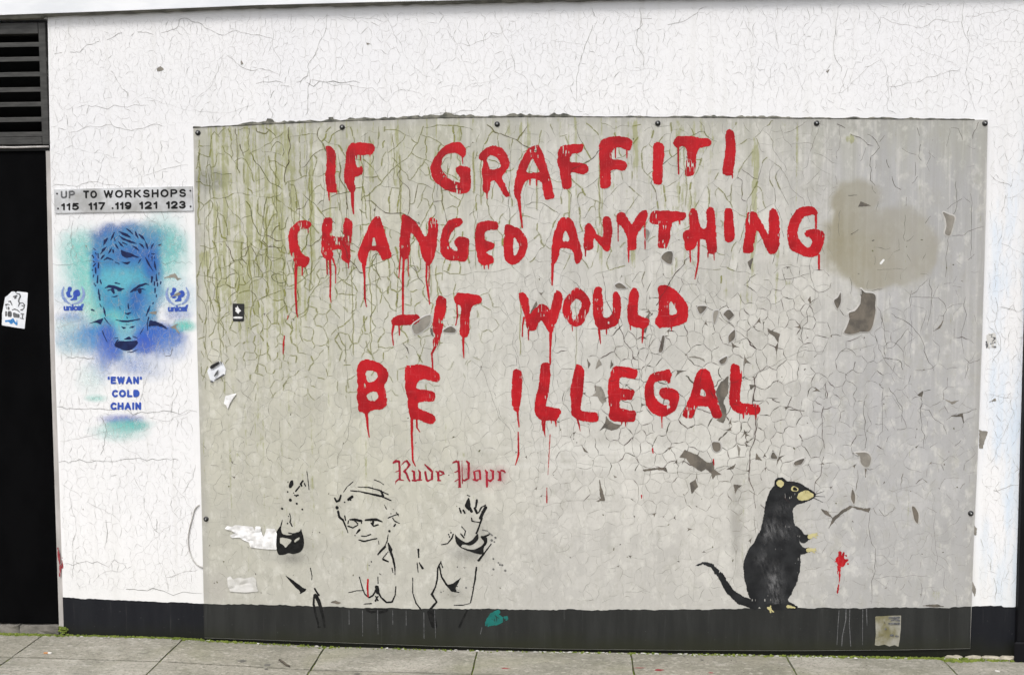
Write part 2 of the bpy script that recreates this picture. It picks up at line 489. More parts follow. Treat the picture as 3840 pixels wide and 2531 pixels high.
M['white'] = simple("white_print", (.78, .78, .78), (.6, .6, .6), (80, 80, 80), .6, .1)
M['inkgrey'] = simple("worn_black_print", (.06, .062, .066), (.14, .14, .145), (120, 120, 120), .6, .1)
M['cyan'] = simple("blue_marker", (.02, .16, .42), (.05, .24, .55), (60, 60, 60), .5, .1)
M['notice'] = simple("stained_notice_paper", (.30, .29, .25), (.155, .14, .065), (14, 14, 11), .8, .3)
M['cable'] = simple("painted_cable", (.40, .38, .36), (.55, .54, .52), (30, 30, 30), .6, .2)
M['post'] = simple("black_post_paint", (.003, .003, .004), (.006, .006, .008), (8, 8, 3), .6, .2, spec=.15)
M['stone'] = simple("worn_step_stone", (.19, .175, .155), (.12, .112, .098), (16, 16, 16), .9, .8, bd=.004)
M['moss'] = simple("moss", (.085, .12, .012), (.15, .185, .028), (40, 40, 40), .95, .6)
M['dirt'] = simple("joint_dirt", (.040, .048, .014), (.075, .078, .034), (14, 14, 14), .95, .8)
M['asphalt'] = simple("asphalt", (.045, .045, .045), (.06, .06, .06), (30, 30, 30), .9, .8)
M['kerb'] = simple("granite_kerb", (.30, .29, .28), (.22, .22, .21), (50, 50, 50), .8, .5)
M['flake'] = simple("fallen_paint_flake", (.66, .65, .62), (.48, .46, .42), (40, 40, 40), .7, .2)
M['grit'] = simple('street_grit', (.09, .08, .065), (.30, .28, .24), (20, 20, 20), .9, .2)
M['mortar'] = simple("broken_mortar", (.42, .385, .31), (.29, .265, .21), (40, 40, 40), .9, .7)
M['tan'] = simple("orange_filter_paper", (.52, .24, .09), (.42, .20, .08), (200, 200, 200), .7, .1)
M['cig'] = simple("cigarette_paper", (.78, .76, .72), (.68, .66, .62), (200, 200, 200), .7, .1)
M['twig'] = simple("dead_twig", (.055, .045, .035), (.09, .075, .055), (90, 90, 90), .9, .4)
M['gum'] = simple("trodden_gum", (.09, .085, .075), (.13, .125, .11), (50, 50, 50), .8, .2)
M['crack_dark'] = simple('pit_dirt', (.07, .065, .04), (.12, .12, .05), (60, 60, 60), .9, .2)
def m_plate():
    m, nt, b = new_mat("brushed_sign_plate")
    c = mixc(nt, ramp(nt, noise(nt, (7, 7, 7), 4), .38, .68), (.62, .63, .65), (.36, .36, .355))
    c = mixc(nt, ramp(nt, noise(nt, (60, 60, 30), 4), .5, .8, 0, .3), c, (.30, .27, .22))
    nt.links.new(c, b.inputs['Base Color'])
    b.inputs['Roughness'].default_value = .5; b.inputs['Metallic'].default_value = .25
    bump(nt, b, noise(nt, (5, 5, 5), 2), .004, .3)
    return m
M['plate'] = m_plate()

# ================================================================== PAVEMENT AND WALL
def gz(x):
    return float(np.interp(x, [-1.0, -.1, .6, 1.35, 9], [0.0, -.012, -.038, -.045, -.047]))
ground = tag(link("ground", box((-60, -60, -.9), (60, .3, -.16)), M['asphalt']), kind='structure')
road = tag(link("road", pydata("road", [(-40, -30, -.155), (40, -30, -.155), (40, -3.32, -.155), (-40, -3.32, -.155)], [[0, 1, 2, 3]]), M['asphalt']), kind='structure')
pave = tag(empty("pavement"), "grey stone slab pavement with mossy joints along the foot of the wall", kind='structure')
nb = 60
bx = np.linspace(-4.4, 8.0, nb)
bed_v = [(x, y, gz(x) - .011 + random.uniform(-.001, .001)) for y in (-3.18, -1.5, -.3, .10) for x in bx]
bed_f = [[j * nb + i, j * nb + i + 1, (j + 1) * nb + i + 1, (j + 1) * nb + i] for j in range(3) for i in range(nb - 1)]
bed = child("joint_bed", pydata("joint_bed", bed_v, bed_f), M['dirt'], pave)
XJ = [-4.36, -3.645, -2.93, -2.215, -1.50, -.79, -.093, .605, 1.34, 2.068, 2.793, 3.507, 4.22, 4.935, 5.65, 6.365, 7.08]
YJ = [-.012, -.292, -.92, -1.55, -2.18, -2.80, -3.16]
for j in range(len(YJ) - 1):
    for i in range(len(XJ) - 1):
        g = .0045
        x0, x1, y1, y0 = XJ[i] + g, XJ[i + 1] - g, YJ[j] - (g if j else 0), YJ[j + 1] + g
        bm = bmesh.new()
        nx, ny = 7, (4 if j < 1 else 6)
        vs = {}
        h0 = random.uniform(-.0015, .0015)
        for b_ in range(ny + 1):
            for a_ in range(nx + 1):
                ex = random.uniform(-.0022, .0022)
                x = x0 + (x1 - x0) * a_ / nx + (ex if a_ in (0, nx) else 0)
                y = y0 + (y1 - y0) * b_ / ny + (random.uniform(-.002, .002) if b_ in (0, ny) else 0)
                edge = a_ in (0, nx) or b_ in (0, ny)
                z = gz(x) + h0 + random.uniform(-.0003, .0003) - (.0012 if edge else 0)
                vs[a_, b_] = bm.verts.new((x, y, z))
        for b_ in range(ny):
            for a_ in range(nx):
                bm.faces.new((vs[a_, b_], vs[a_ + 1, b_], vs[a_ + 1, b_ + 1], vs[a_, b_ + 1]))
        rim = [vs[a_, 0] for a_ in range(nx + 1)] + [vs[nx, b_] for b_ in range(1, ny + 1)] + [vs[a_, ny] for a_ in range(nx - 1, -1, -1)] + [vs[0, b_] for b_ in range(ny - 1, 0, -1)]
        low = [bm.verts.new((v.co.x, v.co.y, v.co.z - .03)) for v in rim]
        for k in range(len(rim)):
            bm.faces.new((rim[k], low[k], low[(k + 1) % len(rim)], rim[(k + 1) % len(rim)]))
        bm.normal_update()
        me = bpy.data.meshes.new("paving_slab"); bm.to_mesh(me); bm.free()
        child("paving_slab", me, M['slab'], pave)
kerb = tag(empty("kerb"), kind='structure')
for i in range(14):
    child("kerb_stone", box((-4.4 + i * .9 + .004, -3.31, -.3), (-4.4 + (i + 1) * .9 - .004, -3.165, gz(-4 + i * .9) - .004), .012), M['kerb'], kerb)

wall = tag(empty("white_wall"), "white painted masonry wall with fine crazing and a dark base band", "wall")
wl_edge = [(-.694, -.25), (-.690, .5), (-.690, 1.28), (-.678, 2.37), (-.667, 3.02)]
mw = prism([wl_edge[0], (7.2, -.25), (7.2, 4.2), (-.667, 4.2)] + wl_edge[::-1][:-1], 0, .35, "masonry")
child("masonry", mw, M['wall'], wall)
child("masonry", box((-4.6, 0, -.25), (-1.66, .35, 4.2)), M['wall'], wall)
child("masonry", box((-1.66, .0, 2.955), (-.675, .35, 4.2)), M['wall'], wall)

# dark band along the foot of the wall (its top edge hand-cut)
BANDPTS = [(238, 2240), (500, 2252), (770, 2263), (960, 2266), (1200, 2273), (1500, 2281), (1920, 2284), (2300, 2286), (2700, 2284), (2977, 2278), (3300, 2279), (3562, 2277), (3640, 2273), (3755, 2268), (3762, 2275), (3830, 2273)]
def band_mesh(us, y, zlow, x_lo, x_hi, seed):
    P = np.array([un(u, v, y) for u, v in BANDPTS])
    xs = np.arange(x_lo, x_hi, .006); xs = np.append(xs, x_hi)
    zt = np.interp(xs, P[:, 0], P[:, 1]) + (vn(xs / .05, 0 * xs, seed) - .5) * .006 + (vn(xs / .012, 0 * xs, seed + 4) - .5) * .004
    v = [(x, y, zlow) for x in xs] + [(x, y, z) for x, z in zip(xs, zt)]
    n = len(xs)
    return pydata("painted_band", v, [[i, i + 1, n + i + 1, n + i] for i in range(n - 1)])
child("painted_band", band_mesh(None, -.0008, -.2, -.6925, 7.1, 3), M['band'], wall)
# return of the band and white paint at the door side
XBL = [un(u, v, YB) for u, v in [(725, 479), (730, 807), (739, 1291), (749, 1614), (757, 1937), (767, 2391)]]
XBR = [un(u, v, YB) for u, v in [(3704, 450), (3697, 807), (3682, 1291), (3667, 1695), (3652, 2018), (3638, 2433)]]
ZTOP = [un(u * 1.6142, v * 1.6142, YB) for u, v in [(449, 297), (620, 289), (795, 281.5), (1000, 275), (1200, 272), (1400, 272), (1700, 274), (1900, 276), (2100, 277), (2295, 279)]]
ZBOT = [un(u * 1.6142, v * 1.6142, YB) for u, v in [(475, 1481), (700, 1489), (1000, 1500), (1300, 1507), (1600, 1510), (1850, 1511), (2100, 1509), (2254, 1506)]]
def xl(z): return np.interp(z, [p[1] for p in XBL][::-1], [p[0] for p in XBL][::-1])
def xr(z): return np.interp(z, [p[1] for p in XBR][::-1], [p[0] for p in XBR][::-1])
def zt(x): return np.interp(x, [p[0] for p in ZTOP], [p[1] for p in ZTOP])
def zb(x): return np.interp(x, [p[0] for p in ZBOT], [p[1] for p in ZBOT])

# ================================================================== CRACKS
def darts(x0, x1, z0, z1, sp, an, n_try, seed, reg=.46):
    r = np.random.default_rng(seed)
    cell = .05; grid = {}; pts = []
    cand = np.stack([r.uniform(x0, x1, n_try), r.uniform(z0, z1, n_try)], 1)
    spv = sp(cand[:, 0], cand[:, 1]) * reg
    for (x, z), s in zip(cand, spv):
        gx, gy = x / cell, z / an / cell
        R = int(s / cell) + 1
        ok = True
        for a in range(int(gx) - R, int(gx) + R + 1):
            for b in range(int(math.floor(gy)) - R, int(math.floor(gy)) + R + 1):
                for (px, pz) in grid.get((a, b), ()):
                    if (px - x) ** 2 + ((pz - z) / an) ** 2 < s * s: ok = False; break
                if not ok: break
            if not ok: break
        if ok:
            grid.setdefault((int(gx), int(math.floor(gy))), []).append((x, z)); pts.append((x, z / an))
    return pts
def net(x0, x1, z0, z1, sp, an, seed, n_try=14000, jag=.075):
    pts = darts(x0, x1, z0, z1, sp, an, n_try, seed)
    vs, es, fs, *_ = delaunay_2d_cdt([Vector(p) for p in pts], [], [], 0, 1e-6)
    cc, em = [], {}
    for k, f in enumerate(fs):
        a, b, c = [vs[i] for i in f[:3]]
        d = 2 * (a.x * (b.y - c.y) + b.x * (c.y - a.y) + c.x * (a.y - b.y))
        if abs(d) < 1e-9: cc.append(None); continue
        ux = (a.length_squared * (b.y - c.y) + b.length_squared * (c.y - a.y) + c.length_squared * (a.y - b.y)) / d
        uy = (a.length_squared * (c.x - b.x) + b.length_squared * (a.x - c.x) + c.length_squared * (b.x - a.x)) / d
        ce = (a + b + c) / 3
        p = Vector((ux, uy)) * .62 + ce * .38
        cc.append((p.x, p.y * an))
        for i in range(3):
            e = tuple(sorted((f[i], f[(i + 1) % 3]))); em.setdefault(e, []).append(k)
    r = np.random.default_rng(seed + 1)
    out = []
    for e, ks_ in em.items():
        if len(ks_) < 2 or cc[ks_[0]] is None or cc[ks_[1]] is None: continue
        p, q = np.array(cc[ks_[0]]), np.array(cc[ks_[1]])
        L = np.hypot(*(q - p))
        if L < .004 or L > .5: continue
        line = [p, q]
        amp = jag
        for _ in range(3 if L > .03 else 2):
            nl = [line[0]]
            for i in range(len(line) - 1):
                a, b = line[i], line[i + 1]; d = b - a
                m_ = (a + b) / 2 + np.array([-d[1], d[0]]) * r.normal(0, amp)
                nl += [m_, b]
            line = nl; amp *= .85
        out.append((np.array(line), ks_))
    return out, cc, np.array(pts) * np.array([1, an])

class Cracks:
    """cracks that run until they meet an older crack: long ones first, then ever shorter ones between them"""
    def __init__(s, seed, res=.0042):
        s.r = np.random.default_rng(seed); s.res = res; s.occ = {}; s.coarse = {}; s.out = []; s.n = 0
    def near(s, x, z, R, an):
        c = .012; i0, i1 = int((x - R) // c), int((x + R) // c); j0, j1 = int((z - R * an) // c), int((z + R * an) // c)
        best = None; bd = 1.0
        for i in range(i0, i1 + 1):
            for j in range(j0, j1 + 1):
                h = s.coarse.get((i, j))
                if h is not None:
                    d = ((i + .5) * c - x) ** 2 / R ** 2 + ((j + .5) * c - z) ** 2 / (R * an) ** 2
                    if d < bd: bd, best = d, h[1]
        return best
    def walk(s, x, z, th, inside, mx, me, mark, wob):
        P = []; th0 = th; L = 0; st = s.res * 1.05; hit = None
        while L < mx:
            th += s.r.normal(0, wob) + .10 * (th0 - th)
            if s.r.random() < .035: th += s.r.normal(0, .45)
            ax_, az_ = int((x + .011 * math.cos(th)) // .012), int((z + .011 * math.sin(th)) // .012)
            h = None
            for di, dj in ((0, 0), (1, 0), (-1, 0), (0, 1), (0, -1)):
                q = s.coarse.get((ax_ + di, az_ + dj))
                if q is not None and q[0] != me: h = q[1]; break
            if h is not None:                                  # swing round to meet the older crack squarely
                dl = (h + math.pi / 2 - th + math.pi / 2) % math.pi - math.pi / 2
                th += .38 * dl; th0 = th
            nx, nz = x + st * math.cos(th), z + st * math.sin(th)
            if not inside(nx, nz): break
            k = (int(nx // s.res), int(nz // s.res)); k2 = (int((x + nx) * .5 // s.res), int((z + nz) * .5 // s.res))
            o = s.occ.get(k)
            if o is None or o[0] == me: o = s.occ.get(k2)
            if o is None:
                o = s.occ.get((k[0], int(z // s.res)))
            P.append((nx, nz)); mark += [(k, th), (k2, th)]
            if o is not None and o[0] != me:
                hit = (nx, nz, th, o[1]); break
            x, z = nx, nz; L += st
            if s.r.random() < .0012: break
        return P, hit
    def grow(s, box_, tries, spf, inside, an, vb, mults, wob=.20, mxf=9, sg=.2):
        x0, x1, z0, z1 = box_
        for mlt in mults:
            X = s.r.uniform(x0, x1, tries); Z = s.r.uniform(z0, z1, tries); SP = spf(X, Z) * mlt
            for x, z, sp in zip(X, Z, SP):
                if not inside(x, z): continue
                if s.near(x, z, sp * .43, an) is not None: continue
                nb_ = s.near(x, z, sp * .9, an)
                if nb_ is not None and s.r.random() < .75: th = nb_ + math.pi / 2 + s.r.normal(0, sg)
                elif s.r.random() < vb: th = math.pi / 2 + s.r.normal(0, sg)
                else: th = s.r.normal(0, sg * 1.2)
                s.n += 1; me = s.n; mark = []
                A, ha = s.walk(x, z, th, inside, sp * mxf, me, mark, wob); B, hb = s.walk(x, z, th + math.pi, inside, sp * mxf, me, mark, wob)
                P = B[::-1] + [(x, z)] + A
                if len(P) < 4: continue
                for k, t in mark:
                    if k not in s.occ: s.occ[k] = (me, t)
                for k in range(0, len(P), 2): q2 = P[min(k + 1, len(P) - 1)]; q1 = P[max(k - 1, 0)]; s.coarse[(int(P[k][0] // .012), int(P[k][1] // .012))] = (me, math.atan2(q2[1] - q1[1], q2[0] - q1[0]))
                s.out.append((np.array(P), mlt, [h for h in (ha, hb) if h]))
        return s.out
def sst(x, a, b):
    t = np.clip((x - a) / (b - a), 0, 1); return t * t * (3 - 2 * t)
def sp_top(x, z):
    u, v = 452 + x * 504, 1490 - z * 494
    return (.050 + .022 * sst(u, 900, 1500) + .08 * sst(u, 1800, 2050)) * (.7 + .6 * vn(x * 6, z * 4, 2))
def sp_low(x, z):
    u, v = 452 + x * 504, 1490 - z * 494
    return (.082 + .018 * np.exp(-((u - 1700) / 330) ** 2 - ((v - 950) / 260) ** 2) + .06 * sst(u, 1900, 2150) - .022 * sst(v, 1080, 1250) * (1 - sst(u, 1900, 2100))) * (.65 + .7 * vn(x * 5, z * 5, 3))
def is_top(x, z):
    return (1490 - z * 494 + (vn(x * 4, z * 4, 77) - .5) * 200) < 610
def in_board(x, z): return .004 < x < 3.655 and .19 < z < 2.435
CR = Cracks(101)
CR.grow((0, 3.66, .18, 2.44), 900, lambda x, z: sp_low(x, z) * np.where(z > 1.75, .85, 1), in_board, 1.3, .6, [4.2], .13, 5, .25)
CR.grow((0, 3.66, 1.70, 2.44), 6000, sp_top, in_board, 2.0, .9, [1.7, 1.25, .95], .13, 9, .12)
def add_net(cr, E_, keep, mlt):
    """network of closed flakes, registered with the grown cracks"""
    for pts, kk in E_:
        if not all(keep(x, z) for x, z in pts): continue
        L_ = np.hypot(*np.diff(pts, axis=0).T).sum(); n_ = max(5, int(L_ / cr.res) + 1)
        t_ = np.linspace(0, len(pts) - 1, n_); P = np.stack([np.interp(t_, np.arange(len(pts)), pts[:, k]) for k in (0, 1)], 1)
        cr.n += 1; th = math.atan2(P[-1, 1] - P[0, 1], P[-1, 0] - P[0, 0])
        for x, z in P:
            cr.occ.setdefault((int(x // cr.res), int(z // cr.res)), (cr.n, th)); cr.coarse[(int(x // .012), int(z // .012))] = (cr.n, th)
        cr.out.append((P, mlt, [(P[0, 0], P[0, 1], th, th + 2.1)] if cr.r.random() < .35 else []))
add_net(CR, net(-.05, 3.72, -.05, 2.5, lambda x, z: sp_low(x, z) * 1.22 * (.55 + .95 * vn(x * 9, z * 9, 12)), 1.12, 202, 16000)[0], lambda x, z: in_board(x, z) and not is_top(x, z), 1.0)
N_MAIN = len(CR.out)
# which flake every bit of paint belongs to
LW, LH = 740, 492
lab = np.zeros((LH, LW), np.int32)
for (i, j) in CR.occ:
    a_, b_ = int((j + .5) * CR.res / .005), int((i + .5) * CR.res / .005)
    if 0 <= a_ < LH and 0 <= b_ < LW: lab[a_, b_] = -1
n_lab = 0
for a_ in range(0, LH, 3):
    for b_ in range(0, LW, 3):
        if lab[a_, b_] == 0:
            n_lab += 1; st_ = [(a_, b_)]; lab[a_, b_] = n_lab
            while st_:
                p_, q_ = st_.pop()
                for p2_, q2_ in ((p_ + 1, q_), (p_ - 1, q_), (p_, q_ + 1), (p_, q_ - 1)):
                    if 0 <= p2_ < LH and 0 <= q2_ < LW and lab[p2_, q2_] == 0:
                        lab[p2_, q2_] = n_lab; st_.append((p2_, q2_))
CR.grow((0, 3.66, .18, 2.44), 16000, lambda x, z: .036 * (.7 + .6 * vn(x * 6, z * 6, 5)), in_board, 1.25, .6, [1.3, .95], .17, 6, .3)
# ================================================================== THE BOARD
NX, NZ = 366, 244
sg, tg = np.meshgrid(np.linspace(0, 1, NX + 1), np.linspace(0, 1, NZ + 1))
x0 = 3.65 * sg
for _ in range(3):
    z0 = zb(x0) * (1 - tg) + zt(x0) * tg
    x0 = xl(z0) * (1 - sg) + xr(z0) * sg
BX, BZ = x0, z0
edge_n = (np.abs(sg - .5) > .4999) | (np.abs(tg - .5) > .4999)
front = np.stack([BX, np.full(BX.shape, YB), BZ], -1).reshape(-1, 3)
idx = np.arange((NX + 1) * (NZ + 1)).reshape(NZ + 1, NX + 1)
quads = np.stack([idx[:-1, :-1], idx[:-1, 1:], idx[1:, 1:], idx[1:, :-1]], -1).reshape(-1, 4).tolist()
rim = list(idx[0, :]) + list(idx[1:, -1]) + list(idx[-1, -2::-1]) + list(idx[-2:0:-1, 0])
nf = len(front)
back = front[rim].copy(); back[:, 1] = -.0005
nr = len(rim)
quads += [[int(rim[k]), nf + k, nf + (k + 1) % nr, int(rim[(k + 1) % nr])] for k in range(nr)]
bme = pydata("board", np.concatenate([front, back]), quads)
# --- what the paint has become, with some light painted in: greenish at the left, greyer at the right, one tan blot
def pu(x): return 452 + 504 * x           # rough picture position (2379 wide) used to place stains
U, V = 452 + BX * 504, 1490 - BZ * 494
def blob(u, v, ru, rv, n=.0, seed=0, hard=.4):
    q = np.hypot((U - u) / ru, (V - v) / rv) + (fbm(BX * 9, BZ * 9, seed) - .5) * n
    return 1 - sst(q, 1 - hard, 1 + hard)
Cc = np.array([.540, .525, .488]); Cl = np.array([.500, .488, .408]); Cr = np.array([.405, .400, .400]); Ctan = np.array([.250, .222, .142])
wl_ = (1 - sst(U + (fbm(BX * 2, BZ * 1.2, 3) - .5) * 500, 900, 1350)) * (1 - .25 * sst(V, 900, 1400))
wr_ = sst(U + (fbm(BX * 1.6, BZ * 1.6, 8) - .5) * 300, 1780, 2080)
tint = Cc[None, None] * (1 - wl_ - wr_ * (1 - wl_))[..., None] + Cl * wl_[..., None] + Cr * (wr_ * (1 - wl_))[..., None]
tint = tint * (.93 + .14 * fbm(BX * 3.5, BZ * 2.2, 21))[..., None]
tint = tint * (.95 + .10 * fbm(BX * 40, BZ * 1.5, 25))[..., None]
tone_ = np.clip(np.random.default_rng(70).normal(1, .055, n_lab + 2), .87, 1.11); tone_[-1] = .93; tone_[0] = 1
tn = tone_[lab]
tn = (tn + np.roll(tn, 1, 0) + np.roll(tn, 1, 1) + np.roll(np.roll(tn, 1, 0), 1, 1)) / 4
tint = tint * tn[np.clip((BZ / .005).astype(int), 0, LH - 1), np.clip((BX / .005).astype(int), 0, LW - 1)][..., None]
def lay(mask, col, k=1.0):
    global tint
    m_ = (mask * k)[..., None]
    tint = tint * (1 - m_) + np.array(col) * m_
lay((1 - sst(BZ + (fbm(BX * 4, BZ * 4, 55) - .5) * .35, .15, .85)), (.40, .392, .37), .42)  # darker, greyer foot: uneven light painted into the tint
lay(blob(620, 1150, 190, 260, .7, 56, .7), (.43, .42, .355), .5)
lay(blob(1180, 780, 320, 200, .8, 57, .7), (.56, .55, .52), .5)
# tan blot: overlapping round sprays with soft edges
tan = np.maximum.reduce([blob(2008, 462, 60, 46, .85, 1, .22), blob(1992, 520, 54, 52, .85, 2, .22), blob(1995, 575, 70, 72, .85, 3, .22), blob(2078, 558, 84, 74, .85, 4, .22), blob(2134, 572, 54, 62, .85, 5, .22), blob(2040, 628, 60, 38, .85, 6, .22), blob(2105, 618, 54, 44, .85, 7, .22)])
lay(tan * (.80 + .35 * fbm(BX * 6, BZ * 6, 6)), Ctan, .86)
lay(blob(2140, 440, 150, 130, .5, 7, .6), (.36, .36, .365), .45)
lay(blob(2150, 800, 110, 260, .5, 9, .6), (.40, .395, .405), .4)
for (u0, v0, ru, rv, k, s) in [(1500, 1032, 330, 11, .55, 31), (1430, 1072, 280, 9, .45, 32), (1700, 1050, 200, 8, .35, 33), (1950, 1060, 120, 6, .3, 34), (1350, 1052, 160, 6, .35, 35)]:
    lay(blob(u0, v0, ru, rv, .6, s, .5), (.66, .65, .61), k)  # pale level bands: reflections off the panel, painted into its tint
lay((1 - sst(V + (fbm(BX * 22, 0 * BZ, 58) - .5) * 260, 285, 420)) * (.4 + .6 * fbm(BX * 45, BZ * 2, 59)), (.33, .33, .255), .55)
lay(fbm(BX * 60, BZ * 1.1, 61) ** 2 * sst(BZ, .5, 1.6), (.37, .365, .31), .40)
lay(blob(500, 405, 40, 22, .8, 11, .6), (.17, .17, .145), .85)
lay(blob(500, 385, 22, 60, .8, 12, .7), (.24, .25, .19), .5)
lay(blob(640, 600, 40, 42, .5, 13, .25), (.40, .39, .35), .7)
lay(blob(590, 700, 16, 90, .5, 14, .6), (.36, .355, .33), .45)
lay(blob(1742, 1200, 13, 95, .7, 15, .6), (.30, .29, .265), .75)
lay(blob(1752, 1110, 18, 50, .7, 16, .7), (.40, .39, .36), .5)
lay(blob(495, 1370, 30, 30, .5, 17, .7), (.40, .375, .345), .5)
lay(blob(672, 1290, 50, 18, .3, 18, .8), (.38, .375, .34), .55)
lay(blob(1100, 1275, 40, 16, .3, 19, .8), (.40, .395, .37), .45)
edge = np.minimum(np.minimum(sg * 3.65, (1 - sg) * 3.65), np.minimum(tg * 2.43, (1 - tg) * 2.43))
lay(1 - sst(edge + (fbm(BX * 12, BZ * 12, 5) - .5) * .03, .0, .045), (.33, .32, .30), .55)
# --- algae
alg = .92 * (1 - sst(U + (fbm(BX * 3, BZ * 2, 41) - .5) * 260, 640, 980)) * (1 - sst(V + (fbm(BX * 3, BZ * 3, 42) - .5) * 260, 560, 950)) * sst(U, 465, 520)
alg = np.maximum(alg, .45 * (1 - sst(V + (fbm(BX * 14, 0 * BZ, 43) - .5) * 360, 330, 560)) * (1 - sst(U, 1650, 1900)))
alg = np.maximum(alg, .30 * (1 - sst(U, 650, 1250)) * (1 - sst(V, 1150, 1400)))
alg = np.maximum(alg, .5 * blob(1640, 470, 110, 70, .8, 44, .6))
alg = np.maximum(alg, .45 * blob(1720, 620, 150, 90, .8, 45, .7))
for (u, v, a, b_, k) in [(480, 590, 16, 22, 1.5), (1098, 1046, 6, 14, 1.3), (577, 545, 8, 10, 1.2), (556, 1050, 8, 8, .9), (1775, 370, 9, 26, 1.9), (1990, 330, 16, 10, 1.2), (2200, 1365, 12, 12, .9), (1850, 650, 8, 8, 1.0), (660, 320, 9, 34, 1.0), (505, 470, 14, 60, .9)]:
    alg = np.maximum(alg, k * blob(u, v, a, b_, .6, int(u) % 50, .6))
for (u, va, vb, w, k) in [(745, 300, 720, 5, 1.2), (737, 285, 320, 9, 1.3), (662, 285, 450, 6, 1.3), (655, 500, 760, 4, .9), (787, 300, 570, 4, 1.4), (948, 290, 460, 6, 1.3), (958, 400, 560, 4, .9), (855, 290, 480, 3, .8), (560, 300, 560, 5, 1.2), (595, 420, 780, 4, 1.0), (625, 330, 900, 3, .9), (700, 330, 820, 4, 1.1), (525, 520, 980, 4, .9), (1036, 310, 420, 3, .7), (1080, 300, 520, 3, .8),
                          (1236, 280, 420, 3, .9), (1346, 285, 570, 4, 1.3), (1275, 285, 330, 5, .8), (1465, 290, 470, 3, .8), (1503, 285, 420, 7, 1.6), (1562, 285, 330, 5, 1.1), (1632, 285, 360, 6, 1.0), (1500, 560, 640, 7, 1.5), (1420, 520, 640, 4, .9), (1625, 420, 560, 6, 1.3), (1775, 320, 660, 7, 1.6), (1840, 290, 420, 4, .6), (1872, 290, 560, 5, .9), (1920, 300, 480, 3, .5), (880, 520, 640, 3, .7), (1150, 330, 700, 2.5, .6), (820, 700, 900, 3, .6), (600, 900, 1150, 4, .6)]:
    c_ = u + (vn(BZ * 7, 0 * BZ, int(u)) - .5) * 9
    alg = np.maximum(alg, k * (1 - sst(np.abs(U - c_), w * .3, w * 1.5)) * sst(V, va - 15, va + 10) * (1 - sst(V, vb - 60, vb + 30)))
alg = np.clip(alg, 0, 1.6) * (1 - .5 * tan)
npts = nf + nr
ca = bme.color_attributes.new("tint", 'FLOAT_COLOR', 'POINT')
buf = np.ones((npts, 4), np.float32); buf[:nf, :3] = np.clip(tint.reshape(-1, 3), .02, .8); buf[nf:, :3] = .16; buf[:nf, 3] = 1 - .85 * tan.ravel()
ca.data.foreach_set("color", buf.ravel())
fa = bme.attributes.new("algae", 'FLOAT', 'POINT')
fb = np.zeros(npts, np.float32); fb[:nf] = alg.ravel(); fa.data.foreach_set("value", fb)
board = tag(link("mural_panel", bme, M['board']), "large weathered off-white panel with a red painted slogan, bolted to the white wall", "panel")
child("painted_band", band_mesh(None, YB - .0004, 0.0, 0.0, 1.0, 9), M['bandb'], board) if False else None
def board_band():
    y = YB - .0004
    P = np.array([un(u, v, y) for u, v in BANDPTS])
    xs = np.arange(.0125, 3.642, .006)
    zt_ = np.interp(xs, P[:, 0], P[:, 1]) + (vn(xs / .06, 0 * xs, 8) - .5) * .007 + (vn(xs / .014, 0 * xs, 14) - .5) * .005
    n = len(xs)
    v = [(x, y, z) for x, z in zip(xs, zb(xs) + .001)] + [(x, y, z) for x, z in zip(xs, zt_)]
    return pydata("painted_band", v, [[i, i + 1, n + i + 1, n + i] for i in range(n - 1)])
child("painted_band", board_band(), M['bandb'], board)

# ================================================================== CRACKS
def ribbons(items, y, name):
    """items: (points, widths, colour[, alpha]) -> one mesh of flat dirt-filled cracks"""
    V_, F_, C_ = [], [], []
    for pts, wd, col in items:
        n = len(pts); b = len(V_)
        t = np.gradient(pts, axis=0); t /= (np.hypot(t[:, 0], t[:, 1])[:, None] + 1e-12)
        nn = np.stack([-t[:, 1], t[:, 0]], 1) * (np.asarray(wd)[:, None] / 2)
        for i in range(n):
            V_.append((pts[i, 0] + nn[i, 0], y, pts[i, 1] + nn[i, 1])); V_.append((pts[i, 0] - nn[i, 0], y, pts[i, 1] - nn[i, 1]))
            C_ += [col, col]
        for i in range(n - 1):
            F_.append([b + 2 * i, b + 2 * i + 1, b + 2 * i + 3, b + 2 * i + 2])
    me = pydata(name, V_, F_)
    c = me.color_attributes.new("film", 'FLOAT_COLOR', 'POINT')
    arr = np.ones((len(V_), 4), np.float32); arr[:, :3] = np.array([k[:3] for k in C_]); c.data.foreach_set("color", arr.ravel())
    return me
def soft_ribbons(items, y, name):
    V_, F_, C_ = [], [], []
    for pts, wd, col, al in items:
        n = len(pts); b = len(V_)
        t = np.gradient(pts, axis=0); t /= (np.hypot(t[:, 0], t[:, 1])[:, None] + 1e-12)
        nn = np.stack([-t[:, 1], t[:, 0]], 1) * (np.asarray(wd)[:, None] / 2)
        for i in range(n):
            for s_, a_ in ((1, 0), (0, al), (-1, 0)):
                V_.append((pts[i, 0] + s_ * nn[i, 0], y, pts[i, 1] + s_ * nn[i, 1])); C_.append((*col, a_ * (0 if i in (0, n - 1) else 1)))
        for i in range(n - 1):
            for k in (0, 1):
                F_.append([b + 3 * i + k, b + 3 * i + k + 1, b + 3 * i + k + 4, b + 3 * i + k + 3])
    me = pydata(name, V_, F_)
    c = me.color_attributes.new("film", 'FLOAT_COLOR', 'POINT')
    c.data.foreach_set("color", np.array(C_, np.float32).ravel())
    return me
rr = np.random.default_rng(5)
def wvar(n, w): return w * (.55 + .9 * rr.random(n)) * np.minimum(1, .45 + 1.2 * np.sin(np.linspace(.12, math.pi - .12, n)))
